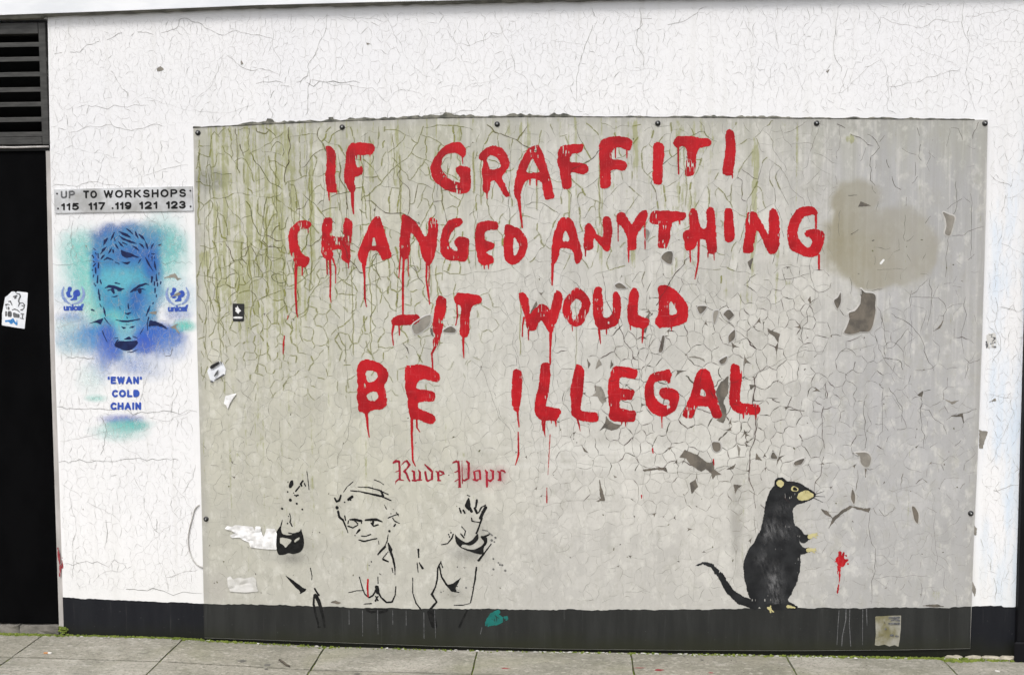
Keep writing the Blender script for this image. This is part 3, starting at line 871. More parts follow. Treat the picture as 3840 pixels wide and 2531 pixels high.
def on_board(P): return (P[:, 0] > xl(P[:, 1]) + .004) & (P[:, 0] < xr(P[:, 1]) - .004) & (P[:, 1] < zt(P[:, 0]) - .006) & (P[:, 1] > zb(P[:, 0]) + .19)
# --- board
def lev(u, v):
    """how far the paint has opened, by place"""
    a = float(np.exp(-((u - 1700) / 330) ** 2 - ((v - 930) / 260) ** 2))          # big loose flakes right of the middle
    b = float((1 - sst(u, 900, 1300)) * (1 - sst(v, 600, 1000)))                    # fine tall crazing top left
    return a, b
items, over, green, chips = [], [], [], []
def chunks(P, n=9):
    i = 0
    while i < len(P) - 1:
        j = min(len(P), i + n + 1)
        if len(P) - j < 4: j = len(P)
        yield P[i:j], i == 0, j == len(P)
        i = j - 1
def wnoise(P, w, first, last):
    k = .45 + 1.1 * vn(P[:, 0] * 70, P[:, 1] * 70, 31)
    m_ = min(5, len(P))
    if first: k[:m_] *= np.linspace(.25, 1, m_)
    if last: k[-m_:] *= np.linspace(1, .35, m_)
    return w * k
for ci, (line, mlt, hits) in enumerate(CR.out):
    hair = ci >= N_MAIN
    cw = min(1.7, .40 + rr.gamma(1.7, .36))
    for P, fi, la in chunks(line):
        mx, mz = P.mean(0); u, v = 452 + mx * 504, 1490 - mz * 494
        ok = on_board(P)
        if not ok.all(): continue
        a, b = lev(u, v)
        if hair:
            q = float(vn(mx * 3.2, mz * 3.2, 90))
            if (u > 1950 and v < 900) or rr.random() < .15 + 1.0 * max(0, q - .45): continue
            kq = rr.uniform(.15, .25)
            items.append((P, wnoise(P, .0007 * cw, fi, la), (kq, kq * .97, kq * .84)))
            continue
        drop = .04 + .30 * float(sst(v, 1060, 1200)) * (1 - a) + .55 * float(sst(u, 1830, 2050)) * (1 - .5 * float(sst(v, 640, 760))) + .3 * float(vn(mx * 5, mz * 5, 60) > .74)
        if rr.random() < drop: continue
        w = (.0012 + .0015 * a + .0004 * b) * (1 - .45 * float(sst(v, 1080, 1220))) * cw * (.78 if mlt > 3 else .75 + .25 * min(2, mlt)) * (1 - .32 * float((1 - sst(u, 1150, 1450)) * sst(v, 560, 700))) * (.72 + .56 * float(vn(mx * 2.3, mz * 2.3, 88)))
        top = bool(is_top(mx, mz))
        ga = min(1, b + .5 * top * (1 - float(sst(u, 1700, 1900))))
        dk = np.array([.085, .078, .062]) * (1 - ga) + np.array([.070, .075, .026]) * ga
        if v > 1080: dk = dk * 1.9
        items.append((P, wnoise(P, w, fi, la), dk))
        if w > .0016 and ci % 3 == 0: over.append((P, wnoise(P, w * .6, fi, la), (.06, .02, .02)))
        vert = abs(P[-1, 1] - P[0, 1]) / (np.hypot(*(P[-1] - P[0])) + 1e-6)
        if ga > .12 and rr.random() < (.35 + .55 * ga) * (.45 + .55 * vert):
            green.append((P, np.full(len(P), rr.uniform(.004, .008) + .008 * vert * rr.random() ** 2), (.25, .26, .045), rr.uniform(.35, .9) * min(1, .45 + ga)))
    for (hx, hz, th, oth) in hits:
        if hair: continue
        u, v = 452 + hx * 504, 1490 - hz * 494
        a, b = lev(u, v)
        if rr.random() > .02 + .26 * a + .10 * float(abs(u - 2000) < 250 and v > 1000 and v < 1230): continue
        c = np.array([hx, hz]); sc = rr.uniform(.010, .028) * (.5 + .8 * a)
        d1 = -np.array([math.cos(th), math.sin(th)]); d2 = np.array([math.cos(oth), math.sin(oth)])
        tips = [c + d1 * sc * rr.uniform(.5, 1.6), c + d2 * sc * rr.uniform(.3, 1.2), c - d2 * sc * rr.uniform(.3, 1.2)]
        tips.sort(key=lambda p: math.atan2(*(p - c)[::-1]))
        lp = []
        for i in range(3):
            p, q = tips[i], tips[(i + 1) % 3]
            m_ = (p + q) / 2
            lp += [p, p * .5 + m_ * .2 + c * .30, m_ * .55 + c * .45, q * .5 + m_ * .2 + c * .30]
        chips.append(lp)
# long upright cracks and runs in the upper part
for _ in range(60):
    u = rr.choice([rr.uniform(470, 900), rr.uniform(470, 1900)]); v = rr.uniform(290, 470) if rr.random() < .65 else rr.uniform(400, 700)
    Ln = rr.uniform(40, 260) * (1.2 if u < 900 else .8)
    x = (u - 452) / 504; P = []
    n_ = int(Ln / 9) + 3
    for q in range(n_):
        x += rr.normal(0, .0022); P.append((x, (1490 - v - Ln * q / n_) / 494))
    P = np.array(P)
    if not on_board(P).all(): continue
    items.append((P, wvar(len(P), rr.uniform(.0008, .0019)), (.085, .082, .05)))
    if rr.random() < .75: green.append((P, np.full(len(P), rr.uniform(.005, .013)), (.30, .305, .055), rr.uniform(.2, .7)))
# the longest plain cracks of the quiet right-hand end, drawn one by one
for fr, pts, w in [('E', [(910, 255), (960, 280), (1000, 330), (1025, 380), (990, 420), (945, 460), (938, 520), (950, 590), (940, 680), (985, 730)], .0022), ('E', [(1070, 265), (1025, 330)], .0016), ('E', [(900, 375), (875, 450), (850, 500)], .0015),
                   ('E', [(1355, 510), (1352, 640)], .0016), ('E', [(1480, 400), (1485, 600)], .0010), ('E', [(1860, 800), (1870, 1050), (1865, 1250), (1870, 1400)], .0015), ('E', [(1725, 690), (1735, 780), (1728, 940), (1700, 1010)], .0014), ('E', [(1660, 1190), (1650, 1300), (1630, 1568)], .0018),
                   ('E', [(1690, 1190), (1790, 1185), (1860, 1140), (1980, 1105)], .0018), ('E', [(1670, 200), (1655, 310), (1640, 370)], .0012), ('E', [(1680, 195), (1750, 205), (1790, 310)], .0012),
                   ('G', [(1490, 0), (1500, 180), (1495, 300), (1465, 440)], .0015), ('G', [(1320, 120), (1310, 380), (1325, 520), (1310, 740)], .0014), ('G', [(1310, 180), (1450, 185), (1560, 185), (1620, 240), (1640, 300), (1590, 450)], .0016), ('G', [(1130, 330), (1200, 375), (1300, 430), (1390, 530), (1440, 640), (1460, 740), (1520, 860)], .0022),
                   ('G', [(1000, 270), (1060, 420), (1075, 560), (1090, 650)], .0016), ('G', [(1090, 655), (1150, 640), (1220, 560), (1290, 470)], .0018), ('G', [(1060, 740), (1120, 745), (1210, 765), (1240, 850)], .0022), ('G', [(1815, 180), (1805, 420), (1800, 700)], .0013), ('G', [(1640, 290), (1730, 250), (1800, 240)], .0013),
                   ('G', [(1410, 1080), (1400, 1250), (1410, 1400), (1430, 1568)], .0016), ('G', [(890, 1130), (895, 1320), (890, 1568)], .0022), ('G', [(1060, 1010), (1050, 1200), (1055, 1370), (1010, 1500)], .0014), ('G', [(1110, 1010), (1180, 1110), (1230, 1185), (1230, 1330)], .0019), ('G', [(1410, 1210), (1480, 1220), (1540, 1310), (1610, 1350), (1640, 1440)], .0018),
                   ('G', [(1640, 1310), (1690, 1270), (1800, 1245), (1920, 1210)], .0022), ('G', [(1840, 790), (1830, 860), (1810, 930)], .0020), ('G', [(1800, 740), (1850, 790), (1920, 770), (1950, 750)], .0014),
                   ('N', [(950, 40), (945, 250), (960, 330), (1000, 390), (990, 560), (975, 660), (965, 740), (960, 900)], .0018), ('N', [(990, 660), (1140, 640), (1300, 640), (1480, 640)], .0010), ('N', [(1030, 20), (1080, 90), (1150, 40), (1180, 0)], .0016), ('N', [(1640, 600), (1635, 740), (1660, 780)], .0010), ('N', [(1420, 700), (1430, 780), (1420, 840)], .0016), ('N', [(1745, 760), (1755, 920)], .0012), ('N', [(1555, 60), (1560, 400), (1550, 620)], .0008)]:
    P = np.array(fp(fr, pts))
    q = [P[0]]
    for i in range(len(P) - 1):
        for s_ in (.33, .67, 1.0):
            d = P[i + 1] - P[i]; q.append(P[i] + d * s_ + (np.array([-d[1], d[0]]) * rr.normal(0, .05) if s_ < 1 else 0))
    q = np.array(q)
    items.append((q, wvar(len(q), w), np.array([.10, .092, .078])))
tag(child("crack", ribbons(items, YB - .0002, "crack"), M['crack'], board), kind='stuff')
tag(child("crack", ribbons(over, YB - .0014, "crack"), M['crack'], board), kind='stuff')
tag(child("algae", soft_ribbons(green, YB - .0003, "algae"), M['film'], board), kind='stuff')
def chip_mesh(lps, y):
    V_, F_ = [], []
    for lp in lps:
        b = len(V_); c = np.mean(lp, 0); V_.append((c[0], y, c[1]))
        V_ += [(p[0], y, p[1]) for p in lp]
        n = len(lp)
        F_ += [[b, b + 1 + i, b + 1 + (i + 1) % n] for i in range(n)]
    return pydata("paint_chip", V_, F_)
tag(child("paint_chip", chip_mesh([l for l in chips if on_board(np.array(l)).all()], YB - .00045), M['peel'], board), kind='stuff')

# --- white wall
wi = []
def wall_free(P):
    bd = (P[:, 0] > -.012 + 0 * P[:, 1]) & (P[:, 0] < 3.672) & (P[:, 1] < 2.455)
    sgn = (P[:, 0] < .012) & (P[:, 1] > 1.69) & (P[:, 1] < 1.815)
    return (~bd) & (P[:, 0] > -.684 - .004 * 0) & (P[:, 1] < 2.955) & (P[:, 1] > .215) & (~sgn)
def in_wall(x, z):
    if x < -.682 or x > 4.6 or z > 2.953 or z < .215: return False
    if -.012 < x < 3.672 and z < 2.455: return False
    return not (x < .012 and 1.69 < z < 1.815)
CW = Cracks(303)
CW.grow((-.7, 4.6, .2, 2.96), 3000, lambda x, z: .060 * (.7 + .7 * vn(x * 2.2, z * 2.2, 6)), in_wall, 1.45, .7, [3.2], .14, 5, .2)
add_net(CW, net(-.74, 4.6, .1, 3.0, lambda x, z: .047 * (.6 + .8 * vn(x * 3, z * 3, 6)), 1.45, 301, 40000, jag=.07)[0], in_wall, 1.0)
nW = len(CW.out)
add_net(CW, net(-.74, 4.6, .1, 3.0, lambda x, z: .030 * (.6 + .8 * vn(x * 4, z * 4, 8)), 1.3, 307, 60000, jag=.07)[0], in_wall, .8)
for ci, (line, mlt, hits) in enumerate(CW.out):
    fine = ci >= nW; cw = min(1.6, .35 + rr.gamma(1.6, .38))
    for P, fi, la in chunks(line):
        mx, mz = P.mean(0); q = float(vn(mx * 2.6, mz * 2.2, 61 + fine))
        if rr.random() < (.06 if not fine else .22) + 1.2 * max(0, q - .5): continue
        k = rr.uniform(.34, .48) if not fine else rr.uniform(.44, .56)
        wi.append((P, wnoise(P, (.00105 if not fine else .0007) * cw, fi, la), (k, k * .98, k * .95)))
for fr, pts, w in [('S', [(290, 405), (360, 398), (450, 400), (560, 395)], .0010), ('F', [(293, 1368), (330, 1370), (380, 1372), (470, 1378)], .0020), ('Z', [(525, 600), (700, 620), (830, 615), (1000, 630), (1300, 645), (1500, 635), (1810, 645)], .0016), ('Z', [(540, 1110), (660, 1100), (800, 1110), (960, 1100), (1150, 1080), (1300, 1075), (1500, 1080), (1640, 1090)], .0015),
                   ('I', [(480, 855), (640, 865), (760, 840), (1000, 840)], .0013), ('I', [(1480, 835), (1640, 850), (1770, 860)], .0013), ('I', [(650, 590), (660, 680), (655, 790)], .0013), ('Z', [(920, 690), (970, 760), (975, 850), (960, 950), (925, 1040)], .0018), ('Z', [(1500, 60), (1515, 140), (1570, 125), (1590, 60)], .0026), ('Z', [(600, 160), (740, 150), (870, 160)], .0018),
                   ('K', [(590, 530), (760, 515), (950, 530), (1180, 525)], .0013), ('K', [(985, 120), (990, 330)], .0018), ('K', [(1455, 110), (1455, 230)], .0018), ('S', [(1150, 310), (1250, 305), (1350, 312)], .0018), ('S', [(960, 315), (1060, 310)], .0014)]:
    P = np.array(fp(fr, pts, 0.0)); q = [P[0]]
    for i in range(len(P) - 1):
        for s_ in (.25, .5, .75, 1.0):
            d = P[i + 1] - P[i]; q.append(P[i] + d * s_ + (np.array([-d[1], d[0]]) * rr.normal(0, .07) if s_ < 1 else 0))
    q = np.array(q); wi.append((q, wvar(len(q), w), (.17, .165, .155)))
tag(child("crack", ribbons(wi, -.0010, "crack"), M['crack'], wall), kind='stuff')

# ================================================================== RED SLOGAN
LET = [
 # (character, frame, outline, holes, drips[(points, radii)])
 ('A', [(636,372),(655,360),(690,370),(720,400),(735,440),(732,560),(726,640),(735,700),(745,788),(700,792),(655,790),(645,720),(634,650),(645,560),(652,450)], [], [([(668,785),(672,860)],[8,5]),([(742,780),(743,802)],[7,4])]),
 ('A', [(830,400),(870,340),(900,330),(1040,335),(1080,345),(1092,385),(1072,435),(1040,445),(918,445),(912,500),(920,555),(945,560),(970,540),(988,580),(975,625),(945,642),(905,645),(900,690),(915,745),(905,790),(870,795),(840,745),(812,690),(808,600),(822,500)], [], [([(885,780),(888,900),(897,985)],[18,13,6]),([(925,445),(925,482)],[6,3]),([(960,440),(960,500)],[6,3]),([(1048,440),(1048,462)],[7,4])]),
 ('A', [(1930,420),(1925,380),(1890,335),(1830,322),(1760,345),(1690,400),(1630,480),(1600,570),(1610,640),(1650,700),(1720,750),(1800,790),(1880,805),(1930,800),(1975,760),(1978,680),(1968,570),(1930,550),(1870,545),(1835,560),(1835,590),(1860,625),(1878,650),(1875,700),(1830,690),(1760,650),(1715,600),(1700,550),(1712,480),(1750,440),(1810,420),(1870,445),(1900,470),(1925,450)], [], [([(1895,460),(1900,527)],[7,4])]),
 ('A', [(2040,475),(2060,430),(2110,385),(2190,355),(2250,375),(2300,430),(2335,510),(2325,560),(2290,600),(2255,650),(2280,700),(2330,800),(2335,825),(2300,838),(2270,810),(2230,730),(2195,680),(2155,680),(2150,720),(2155,760),(2130,800),(2105,795),(2080,765),(2085,690),(2070,610),(2085,540),(2085,495),(2065,495)], [[(2120,470),(2165,445),(2215,470),(2245,530),(2245,565),(2190,580),(2140,570)]], [([(2122,795),(2122,845)],[9,4])]),
 ('C', [(150,390),(200,360),(240,355),(270,390),(300,470),(330,570),(365,700),(390,830),(385,845),(320,862),(300,855),(285,790),(270,685),(180,660),(120,690),(95,740),(80,800),(80,850),(60,870),(25,830),(15,760),(35,650),(50,570),(90,480),(130,410)], [[(185,475),(225,540),(255,610),(120,610),(150,550)]], [([(62,850),(75,960),(95,1110)],[16,11,7]),([(165,670),(165,722)],[8,4]),([(225,680),(225,725)],[8,4])]),
 ('C', [(415,420),(450,365),(500,350),(600,345),(655,345),(655,390),(635,425),(555,435),(530,470),(525,515),(600,512),(680,525),(705,560),(700,600),(660,625),(600,615),(540,605),(545,650),(552,730),(520,760),(470,765),(455,730),(440,600),(415,520)], [], []),
 ('C', [(800,350),(820,305),(860,290),(920,280),(980,270),(1060,285),(1115,315),(1100,360),(1085,405),(1040,395),(990,375),(940,385),(915,420),(912,490),(980,485),(1055,505),(1060,560),(1030,595),(960,580),(910,580),(905,640),(912,730),(870,750),(815,755),(805,700),(810,600),(800,450)], [], [([(950,385),(950,470)],[6,4]),([(1055,395),(1056,475)],[8,4])]),
 ('C', [(1295,360),(1310,335),(1345,325),(1380,335),(1400,370),(1400,450),(1385,550),(1385,715),(1340,722),(1295,705),(1290,600),(1295,480)], [], []),
 ('C', [(1478,335),(1510,280),(1560,268),(1650,275),(1740,290),(1820,290),(1832,330),(1820,365),(1760,375),(1715,385),(1695,430),(1690,520),(1675,630),(1600,650),(1588,620),(1605,500),(1605,400),(1590,365),(1550,362),(1515,385),(1495,365)], [], [([(1525,370),(1527,500),(1531,620)],[9,7,6])]),
 ('C', [(1958,260),(1970,220),(2005,210),(2040,230),(2050,320),(2058,400),(2045,520),(2030,630),(1980,638),(1935,625),(1930,590),(1950,480),(1960,360)], [], [([(2025,625),(2025,660)],[7,4])]),
 ('A', [(515,1090),(500,1060),(450,1042),(400,1045),(350,1080),(310,1130),(295,1190),(300,1260),(315,1340),(350,1420),(370,1480),(410,1465),(450,1485),(490,1440),(498,1390),(470,1378),(425,1350),(395,1290),(380,1200),(390,1150),(430,1120),(480,1125)], [], [([(368,1460),(363,1700),(374,1890),(384,1935)],[14,10,9,4]),([(425,1465),(425,1548)],[9,5]),([(478,1120),(480,1162)],[6,3])]),
 ('A', [(620,1020),(680,1015),(705,1045),(700,1120),(695,1185),(750,1195),(800,1190),(800,1100),(815,1025),(840,1020),(890,1060),(885,1150),(875,1250),(870,1340),(865,1430),(840,1440),(780,1405),(790,1310),(740,1305),(695,1320),(712,1350),(700,1400),(670,1420),(620,1390),(595,1340),(600,1230),(605,1120)], [], [([(650,1405),(655,1540)],[9,6]),([(680,1410),(685,1568),(681,1740),(690,1800)],[12,9,9,4]),([(705,1395),(733,1480),(732,1622)],[8,7,4]),([(850,1425),(848,1486)],[7,4])]),
 ('A', [(1060,1050),(1100,1005),(1140,1010),(1165,1090),(1200,1200),(1230,1300),(1250,1370),(1235,1395),(1160,1415),(1145,1390),(1120,1325),(1045,1320),(1035,1350),(1020,1400),(1015,1470),(985,1465),(950,1410),(932,1370),(945,1310),(980,1230),(1020,1130)], [[(1080,1190),(1112,1275),(1060,1280)]], [([(988,1455),(998,1568),(1000,1760),(1015,1836)],[18,9,9,4])]),
 ('A', [(1335,1000),(1360,985),(1400,1005),(1450,1040),(1490,1090),(1530,1160),(1550,1200),(1575,1180),(1585,1030),(1620,1010),(1660,1035),(1675,1080),(1670,1180),(1655,1290),(1640,1380),(1610,1440),(1580,1470),(1550,1430),(1520,1360),(1505,1260),(1460,1200),(1418,1150),(1415,1250),(1415,1340),(1400,1390),(1375,1410),(1340,1390),(1315,1350),(1322,1200),(1335,1080)], [], [([(1328,1360),(1313,1568)],[8,5]),([(1358,1390),(1350,1568),(1350,1912)],[12,11,9]),([(1398,1385),(1400,1560)],[7,4]),([(1568,1445),(1565,1600),(1580,1690),(1595,1815)],[11,8,11,4]),([(1590,1450),(1590,1650)],[7,4])]),
 ('A', [(1905,1060),(1890,1025),(1850,1018),(1790,1035),(1740,1080),(1705,1150),(1690,1250),(1695,1340),(1730,1395),(1790,1420),(1850,1415),(1890,1432),(1935,1420),(1955,1340),(1962,1215),(1900,1198),(1850,1195),(1815,1240),(1830,1275),(1850,1290),(1850,1330),(1810,1320),(1780,1290),(1770,1230),(1790,1170),(1830,1120),(1870,1100)], [], []),
 ('A', [(2030,1070),(2080,1052),(2150,1050),(2220,1060),(2230,1100),(2210,1135),(2140,1135),(2100,1160),(2100,1230),(2150,1240),(2195,1260),(2185,1310),(2130,1325),(2115,1345),(2180,1380),(2185,1430),(2150,1455),(2090,1460),(2040,1430),(2030,1350),(2010,1250),(2012,1150)], [], [([(2095,1450),(2098,1490)],[8,4]),([(2135,1450),(2137,1490)],[8,4])]),
 ('C', [(-70,1090),(-30,1080),(10,1095),(60,1115),(110,1170),(145,1230),(145,1300),(110,1380),(50,1440),(0,1455),(-50,1430),(-75,1390),(-80,1300),(-75,1200)], [[(15,1190),(45,1230),(70,1280),(50,1340),(20,1380),(8,1300)]], []),
 ('C', [(420,1060),(445,1020),(490,1008),(540,1025),(575,1090),(600,1180),(630,1290),(650,1380),(630,1430),(590,1450),(575,1410),(560,1320),(500,1300),(440,1305),(430,1380),(400,1440),(375,1470),(360,1430),(360,1300),(380,1190)], [[(490,1120),(535,1235),(455,1240)]], [([(373,1445),(368,1640)],[15,6])]),
 ('C', [(665,1110),(690,1065),(725,1070),(750,1120),(790,1180),(835,1210),(840,1140),(828,1050),(850,1010),(890,1008),(915,1040),(925,1150),(910,1260),(890,1330),(850,1325),(800,1260),(750,1200),(745,1300),(710,1325),(665,1315),(655,1280),(665,1200)], [], [([(675,1305),(675,1372)],[9,4])]),
 ('C', [(955,1010),(985,970),(1030,975),(1065,1030),(1105,1090),(1135,1020),(1190,960),(1240,940),(1250,990),(1230,1060),(1190,1120),(1150,1160),(1145,1240),(1145,1310),(1080,1325),(1060,1300),(1055,1180),(1010,1110),(970,1080)], [], [([(975,1075),(975,1237)],[8,5]),([(1070,1300),(1072,1430)],[10,6]),([(1220,1060),(1221,1180),(1222,1307)],[7,6,5])]),
 ('C', [(1258,1030),(1275,975),(1310,955),(1400,955),(1500,965),(1600,970),(1605,1000),(1580,1045),(1500,1055),(1465,1080),(1455,1180),(1440,1250),(1425,1300),(1370,1295),(1340,1300),(1340,1200),(1355,1085),(1300,1085),(1270,1070)], [], [([(1540,1050),(1541,1080)],[6,4])]),
 ('C', [(1625,990),(1640,940),(1670,930),(1705,960),(1715,1050),(1735,1120),(1785,1120),(1790,1040),(1780,960),(1810,920),(1845,925),(1865,980),(1872,1100),(1880,1230),(1885,1330),(1850,1360),(1795,1350),(1785,1230),(1735,1215),(1710,1230),(1690,1290),(1650,1325),(1590,1320),(1585,1260),(1575,1210),(1565,1160),(1600,1135),(1630,1130),(1630,1060)], [], [([(1635,1315),(1640,1427)],[9,5]),([(1715,1215),(1712,1420),(1680,1582)],[11,9,5]),([(1855,1350),(1858,1412)],[7,4]),([(1800,1345),(1800,1388)],[7,4])]),
 ('C', [(1945,980),(1960,940),(1995,928),(2030,950),(2035,1040),(2045,1150),(2045,1235),(2000,1252),(1955,1235),(1950,1150)], [], []),
 ('C', [(2150,1000),(2170,970),(2230,965),(2255,1000),(2290,1060),(2340,1150),(2356,1180),(2360,1000),(2366,960),(2392,928),(2430,945),(2455,1030),(2460,1150),(2455,1290),(2420,1350),(2365,1365),(2335,1310),(2300,1220),(2250,1130),(2235,1180),(2225,1270),(2215,1345),(2160,1355),(2120,1340),(2118,1300),(2140,1180)], [], []),
 ('E', [(460,980),(440,940),(400,918),(340,915),(280,935),(230,990),(195,1050),(178,1130),(180,1230),(205,1310),(260,1345),(340,1380),(400,1385),(460,1370),(495,1310),(522,1220),(520,1160),(480,1135),(400,1125),(350,1135),(332,1165),(345,1195),(385,1205),(405,1240),(390,1290),(350,1290),(300,1250),(270,1190),(275,1120),(305,1040),(350,1005),(410,995),(440,1005)], [], [([(440,985),(440,1130)],[12,9]),([(468,1365),(468,1492)],[10,7])]),
 ('B', [(1240,400),(1270,360),(1330,340),(1420,345),(1480,340),(1510,370),(1500,410),(1460,430),(1380,440),(1290,445),(1250,440)], [], [([(1265,435),(1250,520),(1262,622)],[12,8,5]),([(1315,440),(1318,532)],[8,5])]),
 ('B', [(1655,195),(1685,160),(1720,175),(1750,200),(1745,290),(1730,400),(1705,520),(1680,600),(1655,660),(1630,640),(1620,580),(1645,540),(1620,450),(1630,340),(1650,260)], [], [([(1642,645),(1615,700),(1625,850)],[13,9,5])]),
 ('B', [(1820,180),(1850,135),(1900,150),(1980,150),(2050,160),(2078,200),(2060,245),(2000,255),(1970,300),(1962,400),(1960,510),(1930,555),(1890,550),(1870,520),(1875,400),(1890,260),(1840,245),(1818,215)], [], [([(1845,240),(1852,350),(1835,440)],[8,7,4]),([(1905,545),(1905,680),(1911,740)],[13,7,4])]),
 ('D', [(60,150),(90,135),(130,150),(155,210),(165,290),(160,340),(200,300),(240,250),(290,242),(330,270),(350,310),(365,240),(385,150),(405,115),(440,130),(470,180),(455,260),(430,350),(400,430),(375,500),(355,530),(330,480),(290,420),(270,390),(240,430),(215,490),(160,495),(130,450),(125,390),(95,300),(70,220)], [], [([(110,370),(97,450),(95,542)],[9,7,5]),([(150,485),(151,572)],[7,4]),([(355,515),(352,640),(350,800)],[14,9,7])]),
 ('D', [(520,160),(555,110),(600,97),(650,115),(690,160),(720,220),(720,270),(690,340),(665,410),(620,445),(570,455),(520,420),(475,360),(458,290),(475,220)], [[(565,215),(600,195),(640,225),(630,290),(600,350),(570,350),(540,310),(535,260)]], [([(552,448),(555,492)],[6,3])]),
 ('D', [(745,140),(765,90),(800,78),(828,95),(832,180),(835,300),(840,370),(880,375),(920,340),(928,250),(920,170),(935,130),(965,128),(995,170),(1005,250),(995,350),(980,420),(930,460),(860,475),(810,488),(775,450),(745,370),(738,250)], [], [([(800,478),(804,540),(815,612)],[11,8,4]),([(868,470),(868,522)],[7,4])]),
 ('D', [(1085,125),(1110,92),(1145,100),(1165,140),(1160,230),(1150,340),(1200,365),(1255,380),(1265,410),(1245,450),(1210,475),(1140,460),(1080,440),(1060,390),(1060,280),(1070,180)], [], [([(1085,436),(1088,482)],[7,4]),([(1205,470),(1195,602)],[12,5])]),
 ('D', [(1330,110),(1360,75),(1410,68),(1460,90),(1530,140),(1580,200),(1615,270),(1622,330),(1610,400),(1560,430),(1490,455),(1400,460),(1345,470),(1315,430),(1312,390),(1340,350),(1345,250),(1350,150)], [[(1455,215),(1490,255),(1520,325),(1480,345),(1445,345),(1445,270)]], [([(1465,452),(1465,494)],[7,4])]),
 ('B', [(925,820),(960,770),(1020,750),(1090,765),(1150,795),(1195,835),(1220,890),(1205,950),(1175,1000),(1195,1060),(1208,1120),(1195,1180),(1150,1215),(1060,1220),(1030,1250),(1005,1265),(975,1235),(940,1225),(940,1160),(922,1090),(935,1000),(930,900)], [[(1005,865),(1060,850),(1110,875),(1125,910),(1090,950),(1050,970),(1020,960)], [(1010,1080),(1060,1055),(1105,1050),(1125,1100),(1100,1130),(1040,1135)]], [([(1015,1245),(1027,1380),(1040,1467)],[16,9,4])]),
 ('B', [(1370,805),(1420,808),(1500,800),(1590,820),(1660,860),(1690,890),(1695,925),(1665,970),(1600,945),(1540,935),(1490,955),(1470,1000),(1480,1025),(1560,1035),(1640,1050),(1650,1090),(1635,1145),(1560,1140),(1490,1145),(1480,1190),(1540,1225),(1610,1245),(1648,1275),(1650,1320),(1615,1352),(1540,1330),(1480,1305),(1420,1300),(1400,1220),(1390,1100),(1370,1000),(1365,900)], [], [([(1432,1295),(1432,1450),(1437,1568),(1440,1680),(1465,1732)],[14,11,10,8,4]),([(1475,1300),(1480,1380),(1505,1417)],[10,7,4])]),
 ('D', [(5,860),(40,835),(75,850),(98,890),(95,980),(85,1080),(75,1180),(65,1235),(35,1235),(5,1200),(-8,1100),(-2,1000)], [], [([(52,1230),(56,1300),(65,1372)],[11,8,6]),([(57,1422),(60,1622),(50,1662),(30,1722)],[6,9,8,4])]),
 ('D', [(265,800),(290,778),(340,785),(352,830),(352,950),(340,1060),(315,1140),(310,1185),(370,1190),(435,1205),(452,1235),(430,1280),(410,1325),(350,1310),(320,1310),(300,1325),(260,1310),(215,1265),(205,1220),(215,1130),(235,1040),(255,920)], [], [([(278,1305),(284,1402)],[10,6]),([(300,1310),(295,1400),(305,1462)],[11,9,4]),([(400,1315),(405,1367)],[8,4]),([(360,1310),(361,1340)],[6,3])]),
 ('D', [(580,820),(600,795),(640,810),(665,850),(660,940),(650,1060),(635,1150),(628,1225),(690,1235),(780,1235),(798,1280),(790,1330),(720,1328),(640,1320),(580,1290),(545,1260),(540,1160),(535,1060),(550,950),(570,880)], [], [([(600,1300),(615,1350),(627,1412)],[10,7,4])]),
 ('D', [(910,860),(940,815),(1000,815),(1080,825),(1150,845),(1160,870),(1140,930),(1080,930),(995,910),(985,960),(985,1020),(1060,1025),(1135,1040),(1115,1085),(1100,1125),(1040,1125),(990,1130),(985,1200),(1060,1215),(1140,1230),(1135,1325),(1060,1330),(960,1325),(905,1310),(885,1270),(900,1215),(885,1150),(880,1050),(885,950)], [], [([(1045,1322),(1042,1367)],[8,4]),([(1012,1322),(1005,1352)],[7,3])]),
 ('D', [(1470,900),(1455,855),(1440,840),(1380,860),(1310,875),(1260,900),(1235,960),(1215,1030),(1215,1110),(1235,1180),(1290,1245),(1350,1278),(1420,1272),(1480,1240),(1520,1190),(1540,1100),(1525,1045),(1470,1015),(1410,1008),(1355,1025),(1350,1070),(1380,1110),(1455,1130),(1440,1170),(1400,1175),(1350,1145),(1310,1090),(1300,1020),(1310,965),(1360,950),(1420,945),(1445,985)], [], [([(1375,1270),(1376,1320),(1378,1380)],[9,6,3])]),
 ('D', [(1670,950),(1690,880),(1730,845),(1770,838),(1810,860),(1835,910),(1855,1000),(1880,1100),(1905,1190),(1935,1255),(1920,1285),(1870,1300),(1840,1280),(1815,1190),(1740,1180),(1700,1180),(1680,1240),(1660,1300),(1610,1295),(1565,1270),(1575,1230),(1610,1150),(1645,1060)], [[(1745,1020),(1770,1050),(1785,1090),(1720,1085)]], []),
 ('D', [(2005,840),(2015,800),(2045,790),(2090,810),(2115,880),(2108,980),(2095,1070),(2100,1150),(2180,1160),(2260,1160),(2290,1200),(2275,1250),(2220,1270),(2120,1260),(2040,1230),(2000,1180),(1992,1090),(2005,980)], [], [([(2125,1255),(2126,1292)],[9,5]),([(2240,1258),(2240,1302)],[9,5])]),
]
for i, (fr, out, holes, dr) in enumerate(LET):
    o = paint("painted_letter", M['red'], board, YB - .0008, [fp(fr, out)], [fp(fr, h) for h in holes], [], rough=.0026, seed=i * 3 + 1, wear=.07 + .03 * (i % 3), res=.0017)
    if dr:
        for k_, one in enumerate(dr):
            d = paint("drip", M['red'], board, YB - .0011, [], [], ks(fr, one), rough=.0011, seed=i + 60 + k_, res=.0013)
            d.parent = o; d.location = (0, 0, 0)
